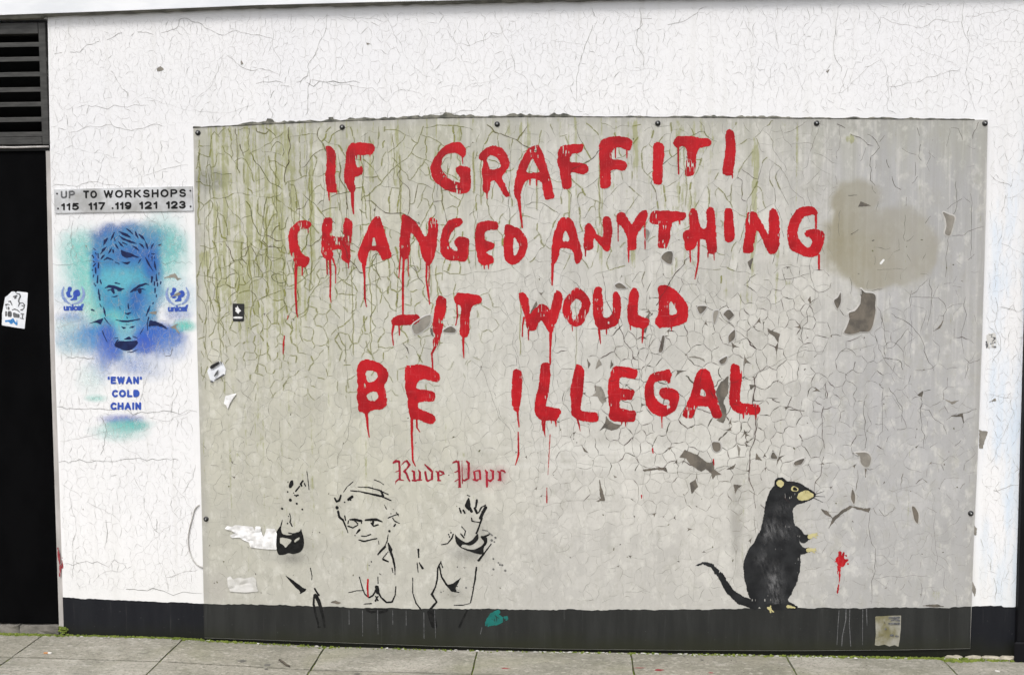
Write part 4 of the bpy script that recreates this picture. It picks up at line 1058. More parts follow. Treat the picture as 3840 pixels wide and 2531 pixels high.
for fr, st in [('B', [([(262, 540), (252, 620), (250, 702)], [5, 8, 6])]), ('P', [([(1028, 1205), (1025, 1280), (1030, 1362)], [7, 8, 5])]), ('D', [([(365, 0), (367, 45)], [8, 5])]), ('H', [([(350, 70), (340, 260), (330, 440)], [3, 3.5, 2])]), ('H', [([(320, 560), (320, 695)], [4, 6])]), ('H', [([(1290, 200), (1297, 240)], [8, 5])]), ('H', [([(1190, 630), (1191, 655)], [7, 4])]), ('H', [([(1850, 300), (1855, 350)], [6, 4])]), ('B', [([(295, 350), (290, 385)], [4, 3])])]:
    paint("stray_drip", M['red'], board, YB - .0009, strokes=ks(fr, *st), rough=.001, res=.0013)

# ================================================================== BLACKLETTER CAPTION
BL = [
 [([(80,130),(130,95),(190,100)],[18,26,20]),([(195,110),(205,250),(205,440)],[22]),([(235,180),(300,110),(350,90)],[8,18]),([(350,95),(395,170),(350,240),(290,300)],[22,30,14,20]),([(300,300),(340,340),(370,430),(400,490)],[24,20,20,22]),([(120,560),(130,500),(180,460),(290,480)],[6,10,14,8]),([(130,310),(180,290)],[10])],
 [([(455,290),(490,310),(495,460)],[16,24,24]),([(460,480),(520,482)],[20]),([(580,280),(605,320),(605,470)],[16,24,24]),([(570,480),(640,470)],[10,16]),([(520,490),(590,450)],[10])],
 [([(705,165),(780,240),(850,310)],[14,28,22]),([(850,310),(845,450)],[24]),([(845,450),(760,495)],[14]),([(715,310),(735,460),(760,490)],[22])],
 [([(925,300),(965,320),(975,470)],[12,26,24]),([(960,480),(1020,480)],[18,10]),([(1000,290),(1060,320),(1080,345)],[16,24,18]),([(1080,345),(1010,380)],[12])],
 [([(1260,130),(1330,100),(1370,130)],[12,22,24]),([(1370,110),(1385,300),(1395,600)],[26,24,22]),([(1440,90),(1442,200),(1450,540)],[9,9,6]),([(1535,100),(1575,140),(1570,440)],[18,28,22]),([(1570,440),(1490,480),(1450,470)],[14,20,10]),([(1300,320),(1360,290)],[12]),([(1300,500),(1380,450)],[8,14]),([(1370,610),(1420,610)],[9])],
 [([(1680,310),(1700,450)],[20]),([(1680,300),(1780,280)],[10]),([(1790,290),(1805,450)],[22]),([(1665,460),(1730,480),(1790,450)],[16,22,10])],
 [([(1905,280),(1930,320),(1935,600)],[14,26,22]),([(1930,460),(2000,490),(2050,450)],[18,24,18]),([(2000,270),(2050,300),(2055,440)],[12,26,26])],
 [([(2150,300),(2190,320),(2195,470)],[12,26,24]),([(2220,280),(2270,290),(2295,320)],[16,22,14]),([(2160,470),(2210,480)],[16])],
]
def film_mesh(name, bbox, fn, y, step, parent):
    x0, x1, z0, z1 = bbox
    nx, nz = int((x1 - x0) / step) + 1, int((z1 - z0) / step) + 1
    X, Z = np.meshgrid(np.linspace(x0, x1, nx + 1), np.linspace(z0, z1, nz + 1))
    rgb, a = fn(X, Z)
    ix = np.arange((nx + 1) * (nz + 1)).reshape(nz + 1, nx + 1)
    q = np.stack([ix[:-1, :-1], ix[:-1, 1:], ix[1:, 1:], ix[1:, :-1]], -1).reshape(-1, 4)
    af = a.ravel(); keep = af[q].max(1) > .012
    q = q[keep]; used = np.unique(q); rem = -np.ones(len(af), int); rem[used] = np.arange(len(used))
    v = np.stack([X.ravel(), np.full(X.size, y), Z.ravel()], -1)[used]
    me = pydata(name, v, rem[q].tolist())
    c = me.color_attributes.new("film", 'FLOAT_COLOR', 'POINT')
    arr = np.concatenate([rgb.reshape(-1, 3)[used], af[used][:, None]], 1).astype(np.float32)
    c.data.foreach_set("color", arr.ravel())
    return tag(child(name, me, M['film'], parent), kind='stuff' if name != 'stencil_portrait' else None)
def lin(r, g, b):
    """picture colour seen on this wall -> what the paint itself is"""
    c = np.array([r, g, b]) / 255.0
    c = np.where(c <= .04045, c / 12.92, ((c + .055) / 1.055) ** 2.4)
    return c * .86
for g in BL:
    paint("caption_letter", M['redspray'], board, YB - .0009, strokes=ks('L', *g), rough=.0012, res=.0010, seed=4)
def cap_haze(X, Z):
    P = [fp('L', [(a, b)])[0] for a, b in [(200, 290), (380, 300), (560, 380), (800, 350), (990, 380), (1380, 340), (1550, 330), (1750, 380), (1960, 420), (2200, 370)]]
    a = 0 * X
    for px, pz in P: a = np.maximum(a, .26 * np.exp(-(((X - px) / .030) ** 2 + ((Z - pz) / .040) ** 2)))
    return np.ones(X.shape + (3,)) * lin(200, 110, 125), a
film_mesh("overspray", (1.25, 1.95, .62, .85), cap_haze, YB - .0007, .005, board)

# ================================================================== STENCIL FIGURE (bottom left of the board)
P_ = 'P'
fig = paint("stencil_robe", M['black'], board, YB - .0009, [fp(P_, [(262,1160),(310,1190),(380,1240),(440,1285),(468,1290),(455,1310),(400,1340),(410,1315),(350,1265),(300,1205)]),
    fp(P_, [(1745,1255),(1800,1245),(1840,1220),(1890,1180),(1845,1260),(1830,1300),(1790,1300)]), fp(P_, [(1600,1490),(1640,1480),(1655,1570),(1670,1650),(1615,1655),(1585,1560),(1572,1490)])],
    strokes=ks(P_, ([(500,1100),(515,1170),(512,1210)],[3]), ([(540,1290),(575,1345)],[6,9]), ([(545,1350),(575,1400),(600,1480),(620,1560),(630,1640)],[14,16,13,10,8]), ([(535,1350),(530,1430),(550,1530),(570,1600),(575,1645)],[8,9,9,8,5]), ([(568,1640),(590,1640)],[5]),
     ([(1215,790),(1205,850),(1180,910)],[3,4]), ([(1185,905),(1150,940),(1120,975)],[10,5]), ([(1215,870),(1235,930),(1240,960)],[4,15,7]), ([(1235,950),(1260,1010),(1275,1090),(1278,1160)],[11,8,7,3]), ([(1215,950),(1185,985),(1165,1010)],[4]), ([(1170,1020),(1215,1040)],[10,6]), ([(1250,1100),(1258,1140)],[4]),
     ([(950,1180),(970,1260),(1000,1340),(1040,1370),(1075,1350),(1110,1290)],[3,4,6,7,7,9]), ([(1110,1275),(1120,1325)],[15]), ([(1110,1300),(1150,1370),(1200,1415),(1250,1410),(1278,1350),(1285,1270)],[11,7,7,7,5,4]), ([(1100,1360),(1120,1395)],[6]), ([(1120,1360),(1098,1400)],[6]), ([(850,1325),(920,1308),(980,1305)],[3]),
     ([(1020,1490),(1060,1505),(1110,1495)],[9]), ([(1140,1505),(1190,1495),(1205,1480)],[10]), ([(1010,1476),(1200,1476)],[4]), ([(990,1430),(1060,1425)],[4]),
     ([(1492,930),(1495,1000)],[8,6]), ([(1500,1050),(1530,1100)],[4,10]), ([(1480,1050),(1490,1140)],[3]), ([(1440,1190),(1440,1330),(1470,1420),(1520,1485)],[3,4,5,5]),
     ([(1700,1040),(1670,1100),(1665,1200),(1650,1270),(1615,1340),(1660,1410),(1600,1480)],[4,7,6,6,9,7,9]), ([(1700,1050),(1715,1095)],[4]), ([(1685,1085),(1705,1180),(1750,1250),(1800,1300),(1830,1305)],[6,7,8,12,10]), ([(1800,1310),(1865,1322)],[4]), ([(1830,1250),(1850,1270)],[4]),
     ([(1940,1490),(1900,1570),(1870,1640)],[6,8,9]), ([(2025,1095),(2010,1220),(1990,1330),(1970,1420)],[8,6,5,4]), ([(1820,1440),(1900,1440),(1960,1425)],[4]), ([(1060,1040),(1061,1044)],[5]), ([(1120,1180),(1122,1240)],[3])), rough=.0011, res=.0014, seed=3)
fig['label'] = "thin black robe lines of the stencilled old man"
def sub(name, mat, fr, polys=(), holes=(), strokes=(), seed=1, y=YB - .0009, parent=None, rough=.001, res=.0014, **k):
    o = paint(name, mat, board, y, [fp(fr, p) for p in polys], [fp(fr, p) for p in holes], list(strokes), rough=rough, res=res, seed=seed, **k)
    o.parent = parent or fig; o.location = (0, 0, 0)
    return o
sub("face", M['black'], P_, strokes=ks(P_, ([(870,390),(960,398),(1060,420),(1150,440),(1240,480)],[4,5,8,8,4]), ([(935,355),(1040,360),(1130,385),(1215,425)],[3,5,6,3]), ([(1150,395),(1170,440)],[9]), ([(805,400),(840,350),(895,305)],[3]), ([(1085,288),(1140,310),(1175,335)],[3]), ([(725,460),(740,490),(765,480),(780,435)],[8]), ([(755,580),(765,630),(800,660)],[9]), ([(800,660),(825,720),(845,775)],[7,5,3]), ([(815,620),(822,660)],[5]), ([(850,470),(885,445)],[11]), ([(860,455),(870,475)],[7]),
    ([(862,655),(910,655),(968,668)],[5,11,10]), ([(966,668),(970,688)],[6]), ([(900,660),(935,692)],[6]), ([(845,715),(890,730),(935,705)],[5]), ([(850,665),(845,690)],[4]), ([(1005,660),(1060,655),(1110,655),(1160,674)],[6,11,11,4]), ([(1060,690),(1080,715),(1120,702)],[6]), ([(1078,668),(1072,702)],[9]), ([(950,750),(920,785)],[9,4]), ([(970,805),(1010,808),(1055,790)],[4]), ([(945,840),(990,855),(1050,840),(1110,828)],[4,6,5,4]), ([(1125,850),(1130,880)],[3]), ([(1215,640),(1260,620),(1310,605)],[4]), ([(1255,640),(1275,670),(1320,690)],[4]), ([(1290,590),(1310,620)],[4]), ([(1270,715),(1280,700)],[6]), ([(1180,520),(1200,560)],[3]))
    + dots(P_, [(745,545,13),(815,495,6),(1225,760,9),(910,800,5),(1260,560,4),(1240,600,4)]), seed=6)
sub("hand", M['black'], P_, [[(300,345),(315,300),(340,290),(345,330),(325,365),(305,365)]], strokes=ks(P_, ([(430,300),(410,330),(420,345)],[7]), ([(445,325),(455,345)],[6]), ([(400,350),(365,395)],[6]), ([(468,215),(478,290),(488,380)],[2.5]), ([(310,600),(320,640),(312,680)],[4]), ([(320,690),(332,715)],[5])) + dots(P_, [(315,475,12),(375,508,9),(370,435,8),(355,430,6),(290,400,6),(345,410,5),(240,555,8),(425,560,7),(385,430,6),(300,625,5),(290,690,5)]), seed=7)
sub("cuff", M['black'], P_, [[(218,715),(182,780),(165,860),(180,900),(205,980),(260,980),(300,960),(340,972),(400,960),(435,920),(445,860),(430,790),(415,735),(405,765),(345,780),(295,772),(298,782),(345,790),(300,800),(242,790),(228,740),(250,648),(238,660),(222,720)]],
    [[(222,812),(325,836),(322,862),(292,890),(272,915),(255,888),(218,868)], [(352,842),(400,812),(404,832),(354,868)]], seed=8)
sub("hand", M['black'], P_, [[(1945,460),(1960,455),(1975,530),(1960,580),(1930,550),(1915,530)]], strokes=ks(P_, ([(2030,475),(2020,540)],[8]), ([(1960,540),(1980,580)],[11]), ([(2010,550),(2030,595)],[10]), ([(2110,545),(2075,610),(2060,640)],[12]), ([(2070,545),(2045,590)],[6]), ([(2075,540),(2110,520)],[4]), ([(1870,550),(1885,595)],[6]), ([(1905,570),(1920,595)],[7]), ([(1980,640),(1985,670),(2050,680)],[4]), ([(2075,640),(2050,720),(2025,780)],[7]), ([(1940,430),(1965,440)],[3]), ([(1890,720),(1925,760),(1915,800)],[4]), ([(1880,785),(1910,820)],[6])), seed=9)
sub("cuff", M['black'], P_, [[(1825,780),(1850,815),(1895,850),(1935,868),(1985,845),(2020,800),(2042,778),(2045,835),(2005,880),(1960,895),(1900,880),(1880,905),(1960,930),(2010,930),(2075,895),(2100,860),(2060,815),(2075,800),(2105,820),(2125,815),(2125,870),(2090,912),(2092,972),(2055,975),(1960,948),(1875,912),(1835,865)]], strokes=ks(P_, ([(2095,815),(2145,790)],[10,5]), ([(1705,885),(1760,875),(1800,825),(1812,790)],[4,5,6,6]), ([(2160,880),(2100,960),(2045,1030)],[4,6,9])) + dots(P_, [(1790,775,6),(1770,792,6),(1777,812,6)]), seed=10)
sub("spatter", M['grey_ink'], P_, strokes=dots(P_, [(2180,1015,7),(2225,1050,7),(2240,1068,6),(2262,1072,7),(2290,1122,9),(2180,1110,8),(2165,845,10),(2200,820,8),(2190,860,7),(1850,1090,6),(1700,1320,6),(1720,1310,4),(1930,1280,7),(1040,1075,5)]) + ks(P_, ([(2080,750),(2130,760)],[5]), ([(2140,775),(2170,800)],[6])), seed=11)
def fig_haze(X, Z):
    a = 0 * X; col = np.ones(X.shape + (3,)) * lin(150, 148, 140)
    for (u, v, ru, rv, k) in [(350, 1010, .06, .025, .38), (1960, 980, .07, .03, .33), (460, 900, .03, .05, .2), (1810, 1340, .06, .03, .2), (2100, 800, .05, .07, .16)]:
        px, pz = fp('P', [(u, v)])[0]
        a = np.maximum(a, k * np.exp(-(((X - px) / ru) ** 2 + ((Z - pz) / rv) ** 2)))
    return col, a
film_mesh("overspray", (.3, 2.0, .15, .75), fig_haze, YB - .00072, .01, board)
paint("paint_scribble", M['teal'], board, YB - .0010, strokes=ks('M', ([(2245,970),(2190,1000),(2150,1060),(2140,1095)],[18,22,18,10]), ([(2250,975),(2240,1000),(2290,1040),(2330,1025)],[22,14,16,12]), ([(2330,1030),(2280,1060),(2200,1085),(2150,1095)],[14,18,18,14]), ([(2200,1010),(2230,1050),(2260,1045)],[20,22,14]), ([(2170,1060),(2230,1075)],[22])), rough=.003, wear=.16, seed=12)['label'] = "teal paint scribble on the dark band"
def teal_haze(X, Z):
    px, pz = fp('M', [(2230, 1100)])[0]
    return np.ones(X.shape + (3,)) * np.array([.0, .10, .09]), .55 * np.exp(-(((X - px) / .035) ** 2 + ((Z - pz) / .022) ** 2))
film_mesh("overspray", (1.65, 2.0, -.05, .2), teal_haze, YB - .0008, .006, board)
# pale runs down the dark band
for fr, lst in [('M', [([(1130,960),(1132,1080),(1135,1180)],[3,2]), ([(990,960),(992,1200)],[3,2]), ([(1560,980),(1562,1220)],[3,2]), ([(1660,960),(1670,1220)],[3,2]), ([(1270,960),(1272,1090)],[2]), ([(1395,960),(1396,1100)],[2]), ([(2100,1120),(2085,1180)],[3]), ([(865,960),(866,1090)],[2])]), ('N', [([(725,950),(722,1050),(690,1200),(685,1290)],[5,4,4,3]), ([(760,950),(755,1080),(768,1290)],[4,3]), ([(915,950),(920,1100)],[5,3]), ([(660,960),(650,1100),(640,1280)],[3,2]), ([(880,950),(878,1280)],[3,2])])]:
    for one in lst: paint("pale_run", M['inkgrey'], board, YB - .0009, strokes=ks(fr, one), rough=.0006, res=.0012)

# ================================================================== STENCIL ANIMAL: a plain upright rodent
R_ = 'R'
rat = sub("stencil_rodent", M['fur'], R_, [[(1222,345),(1300,310),(1390,300),(1470,322),(1545,362),(1602,405),(1618,432),(1592,466),(1520,492),(1450,512),(1408,548),(1402,625),(1430,720),(1462,820),(1476,920),(1478,1010),(1470,1110),(1444,1225),(1394,1330),(1352,1400),(1400,1428),(1452,1450),(1440,1478),(1250,1484),(1120,1478),(1040,1432),(985,1325),(955,1185),(948,1080),(972,980),(1020,895),(1075,815),(1115,720),(1135,620),(1150,520),(1178,425)]],
    strokes=ks(R_, ([(1060,1440),(930,1400),(830,1320),(740,1170),(660,1080),(580,1052),(505,1080)],[44,40,34,27,21,14,5]), ([(1290,325),(1292,330)],[58]), ([(1415,760),(1500,835),(1560,812)],[52,38,24]), ([(1410,880),(1490,945),(1545,935)],[46,34,22])), rough=.0028, parent=board, seed=21, wear=.05)
rat['label'] = "charcoal stencilled rodent sitting up above the dark band"
sub("muzzle", M['cream'], R_, [[(1462,405),(1530,388),(1580,408),(1606,432),(1588,456),(1520,476),(1470,482),(1440,450)]], parent=rat, seed=22, y=YB - .0013, rough=.003, wear=.12)
sub("eye", M['cream'], R_, strokes=ks(R_, ([(1412,372),(1436,378)],[25,19])), parent=rat, seed=23, y=YB - .0013)
sub("pupil", M['black'], R_, strokes=ks(R_, ([(1420,372),(1432,377)],[17,14])), parent=rat, seed=24, y=YB - .0016)
sub("ear", M['cream'], R_, strokes=ks(R_, ([(1286,322),(1296,330)],[30,26])), parent=rat, seed=25, y=YB - .0013, rough=.003, wear=.2)
sub("paw", M['cream'], R_, strokes=ks(R_, ([(1560,812),(1590,795)],[22,16]), ([(1590,795),(1628,780)],[9,5]), ([(1590,795),(1632,800)],[9,5]), ([(1588,800),(1620,822)],[9,5])), parent=rat, seed=26, y=YB - .0013)
sub("paw", M['cream'], R_, strokes=ks(R_, ([(1545,935),(1575,930)],[20,15]), ([(1575,930),(1612,920)],[8,5]), ([(1575,930),(1615,938)],[8,5]), ([(1573,934),(1603,958)],[8,5])), parent=rat, seed=27, y=YB - .0013)
sub("foot", M['cream'], R_, strokes=ks(R_, ([(1360,1452),(1420,1462)],[14,9]), ([(1180,1462),(1225,1500)],[12,8]), ([(1200,1450),(1200,1505)],[10,7])), parent=rat, seed=28, y=YB - .0013, rough=.003, wear=.15)
def fur_haze(X, Z):
    a = 0 * X
    for (u, v, ru, rv, k) in [(1235, 1230, .035, .075, .42), (1190, 760, .035, .05, .40), (1310, 760, .05, .04, .28), (1120, 1020, .03, .05, .22), (1300, 560, .04, .03, .15), (1250, 1400, .03, .03, .3)]:
        px, pz = fp('R', [(u, v)])[0]
        a = np.maximum(a, k * np.exp(-(((X - px) / ru) ** 2 + ((Z - pz) / rv) ** 2)))
    a = np.clip(a * 1.5 * np.clip(vn((X + .25 * Z) / .0045, Z / .022, 4) * 1.5 + .5 * vn(X / .012, Z / .012, 5) - .45, 0, 1.2), 0, .8)
    return np.ones(X.shape + (3,)) * np.array([.17, .17, .175]), a
fh = film_mesh("fur_highlight", (2.5, 3.05, .2, .75), fur_haze, YB - .0012, .0032, board)
fh.parent = rat; fh.location = (0, 0, 0)
sub("whisker", M['black'], R_, strokes=ks(R_, ([(1600,425),(1690,395)],[3,1.5]), ([(1604,440),(1700,445)],[3,1.5]), ([(1595,456),(1680,495)],[3,1.5])), parent=rat, seed=29, rough=0, res=.0011)
sub("paint_blot", M['red'], R_, strokes=ks(R_, ([(1838,1020),(1850,1050)],[42,38]), ([(1872,1040),(1905,1028)],[16,13]), ([(1835,960),(1836,985)],[14,20]), ([(1870,965),(1866,990)],[11,14]), ([(1836,1090),(1832,1210),(1812,1332)],[9,6,4]), ([(1820,1080),(1815,1150)],[6,4])) + dots(R_, [(1890,985,8),(1805,975,6),(1910,1060,6),(1795,1040,5)]), parent=board, seed=30, rough=.003)['label'] = "small red paint blot with one long run"

# ================================================================== PEELED PATCHES
PEEL = [('D', [(690,1110),(740,1080),(770,1060),(755,990),(820,1005),(850,1060),(868,1140),(830,1165),(800,1130),(785,1090),(720,1095)]), ('D', [(865,1270),(890,1310),(940,1345),(1005,1355),(970,1395),(910,1405),(850,1380),(805,1408),(850,1345)]),
 ('D', [(1987,905),(1988,1060),(1940,1140),(1965,1200),(1975,1270),(1940,1338),(1875,1312),(1930,1262),(1905,1180),(1870,1050),(1920,960)]), ('D', [(940,70),(990,45),(1065,105),(960,105)]), ('D', [(1340,690),(1365,600),(1380,530),(1408,540),(1385,690)]), ('D', [(1845,310),(1905,300),(1880,380),(1850,445)]), ('D', [(1935,340),(1990,285),(2045,345),(2020,370),(1990,400),(1960,360)]),
 ('D', [(1985,540),(2010,510),(2050,470),(2052,560),(1990,610)]), ('D', [(1895,765),(1985,715),(1960,785),(1920,802)]), ('D', [(690,745),(722,800),(700,835)]), ('D', [(798,735),(825,800),(765,845)]), ('D', [(910,755),(932,805),(900,842)]), ('D', [(1690,262),(1800,262),(1765,312),(1725,345)]), ('D', [(165,330),(225,215),(235,250),(200,310),(165,350)]), ('D', [(1210,400),(1265,315),(1260,400),(1225,520),(1200,470)]),
 ('D', [(1610,735),(1680,720),(1760,750),(1775,780),(1720,745)]), ('D', [(2180,985),(2250,985),(2195,1030)]),
 ('H', [(1830,135),(1915,140),(1920,210),(1880,235),(1845,212)]), ('H', [(1540,280),(1585,208),(1625,230),(1700,255),(1790,325),(1830,330),(1850,300),(1860,390),(1930,440),(1870,445),(1845,488),(1830,430),(1780,390),(1740,412),(1700,390),(1640,350),(1600,290)]), ('H', [(1705,430),(1690,490),(1708,550),(1650,622),(1632,520),(1685,480)]), ('H', [(2060,145),(2100,200),(2085,275)]), ('H', [(2035,530),(2115,535),(2072,570),(2050,622)]),
 ('H', [(800,465),(830,580),(858,682),(775,682),(815,665),(805,600)]), ('H', [(2245,245),(2300,312),(2235,300)]), ('H', [(1200,392),(1300,378),(1415,370),(1432,420),(1390,398),(1300,394),(1212,412)]), ('H', [(925,430),(962,462),(940,472)]), ('H', [(640,170),(705,245),(662,222)]), ('H', [(1965,392),(2055,342),(2030,392)]),
 ('R', [(1220,20),(1275,100),(1192,96)]), ('R', [(1408,125),(1520,85),(1485,150),(1420,162)]), ('R', [(1945,45),(2082,33),(2128,85),(2110,165),(2070,180),(2025,140),(2020,75)]), ('R', [(1950,360),(1982,440),(1968,525),(1932,460)]), ('R', [(1660,558),(1720,575),(1770,640),(1700,608)]), ('R', [(1735,732),(1770,640),(1850,572),(1930,525),(2055,552),(2118,548),(2100,588),(2040,572),(1950,545),(1870,592),(1800,655)]), ('R', [(2060,180),(2085,190),(2072,265)]),
 ('E', [(1598,962),(1660,992),(1722,1010),(1700,1100),(1672,1195),(1618,1172),(1640,1100),(1630,1030)]), ('E', [(850,865),(940,912),(830,920)]),
 ('G', [(845,95),(890,142),(960,143),(992,168),(985,260),(990,310),(965,440),(935,500),(850,502),(760,528),(690,512),(720,460),(748,385),(735,325),(800,310),(850,240),(852,170)]), ('G', [(668,125),(672,230),(635,302),(598,210),(642,188)]), ('G', [(-5,470),(60,500),(112,522),(95,600),(80,722),(65,640),(92,598),(50,540),(0,500)]), ('G', [(1605,1110),(1690,1142),(1755,1130),(1690,1168)]), ('G', [(1685,1275),(1790,1248),(1802,1345),(1772,1280)]), ('G', [(1368,1082),(1428,1038),(1415,1098)]), ('G', [(388,175),(402,262),(365,210)]),
 ('N', [(1330,-10),(1362,-5),(1402,60),(1395,165),(1358,125)]), ('B', [(1425,440),(1510,380),(1560,355),(1612,340),(1600,430),(1540,490),(1458,535)]), ('B', [(1718,485),(1790,443),(1842,480),(1828,512),(1722,506)]), ('B', [(1600,465),(1620,470),(1632,545),(1605,520)]), ('B', [(1340,595),(1395,650),(1412,725),(1385,660)]), ('C', [(1360,1388),(1410,1332),(1482,1328),(1470,1452),(1428,1445)]), ('C', [(1208,1105),(1275,1150),(1240,1245),(1213,1205)]), ('C', [(2160,1430),(2215,1390),(2190,1500)]), ('G', [(1620,380),(1580,470),(1520,495),(1580,440)]) ,
 ('P', [(690,1415),(730,1395),(780,1420),(760,1432)]), ('N', [(1430,918),(1500,905),(1580,905),(1640,925),(1560,930)]), ('A', [(1430,1380),(1450,1440),(1500,1560),(1455,1480)]), ('A', [(480,1030),(500,1020),(480,1060)])]
def lip_mesh(loop, y):
    """edge of the loose paint round a hole, standing a few millimetres off the board"""
    L = chaikin(loop, 2); n = len(L); c = np.mean(L, 0)
    V_, F_ = [], []
    for i in range(n):
        t = L[(i + 1) % n] - L[i - 1]; nn = np.array([t[1], -t[0]]); nn /= np.hypot(*nn) + 1e-9
        if np.dot(nn, L[i] - c) < 0: nn = -nn
        h = .0022 * (.10 + 1.0 * vn(L[i][0] * 25, L[i][1] * 25, 3))
        for d, hh in ((-.0006, h), (.002, h * .75), (.006, -.0001)):
            p = L[i] + nn * d; V_.append((p[0], y - hh, p[1]))
    for i in range(n):
        for k in (0, 1):
            a, b = i * 3 + k, ((i + 1) % n) * 3 + k
            F_.append([a, b, b + 1, a + 1])
    return pydata("curled_edge", V_, F_, True)
for i, (fr, lp) in enumerate(PEEL):
    W_ = fp(fr, lp)
    o = paint("peeled_patch", M['peel'] if i % 5 else M['chip'], board, YB - .0006, [W_], rough=.0018, seed=i + 3, res=.0014, smooth=0)
    A_ = np.array(W_); ar = abs(np.sum(A_[:, 0] * np.roll(A_[:, 1], 1) - A_[:, 1] * np.roll(A_[:, 0], 1))) / 2
    per = np.hypot(*(A_ - np.roll(A_, 1, 0)).T).sum()
    if ar > .00075 and ar / per ** 2 > .034:
        e_ = child("curled_edge", lip_mesh(W_, YB - .0003), M['lip'], board); e_.parent = o; e_.location = (0, 0, 0)

pits = []
for _ in range(150):
    x, z = rr.uniform(.03, 3.6), rr.uniform(.22, 2.4)
    pits.append((([(x, z), (x + rr.normal(0, .003), z - abs(rr.normal(0, .004)))]), [rr.uniform(.0008, .0026)]))
tag(paint("pit", M['peel'], board, YB - .00062, strokes=pits[:75], rough=.0008, res=.0022), kind='stuff')
tag(paint("pit", M['crack_dark'], board, YB - .00064, strokes=pits[75:], rough=.0008, res=.0022), kind='stuff')
for (u, v, w_, h_) in [(3308, 982, 12, 6)]:
    x, z = un(u, v, YB); paint("white_fleck", M['lipw'], board, YB - .00066, strokes=[([(x - w_ * MPP * .4, z - w_ * MPP * .5), (x + w_ * MPP * .4, z + w_ * MPP * .5)], [h_ * MPP * .7])], rough=.001, res=.0012)
# wall: bare chips in the white paint
for fr, lp in [('S', [(588,258),(602,250),(616,262),(604,268),(590,268)]), ('I', [(1500,990),(1560,960),(1610,945),(1640,985),(1675,990),(1630,1008),(1600,980),(1560,985)]), ('I', [(1560,1440),(1640,1400),(1620,1430),(1650,1500),(1610,1460)]), ('I', [(1370,1305),(1440,1290),(1440,1325)]), ('I', [(785,680),(805,690),(790,705)]), ('I', [(1450,690),(1485,672),(1475,692)]), ('I', [(850,1275),(875,1285),(855,1292)]), ('I', [(1465,1302),(1490,1308),(1470,1314)]),
               ('G', [(1938,1400),(2020,1415),(2000,1480),(1970,1568),(1938,1568)]), ('N', [(1915,170),(1940,200),(1935,260),(1915,265)]), ('N', [(1895,680),(1935,760),(1920,830),(1890,760)]), ('G', [(2020,1150),(2090,1105),(2095,1130),(2060,1140)]), ('S', [(3095,268),(3110,262),(3104,276)]), ('S', [(1372,160),(1388,165),(1376,172)]), ('S', [(905,228),(912,240),(904,244)]), ('Z', [(760,1525),(772,1540),(762,1552)])]:
    paint("bare_chip", M['chip'], wall, -.0012, [fp(fr, lp, 0.0)], rough=.002, res=.0015, smooth=0)

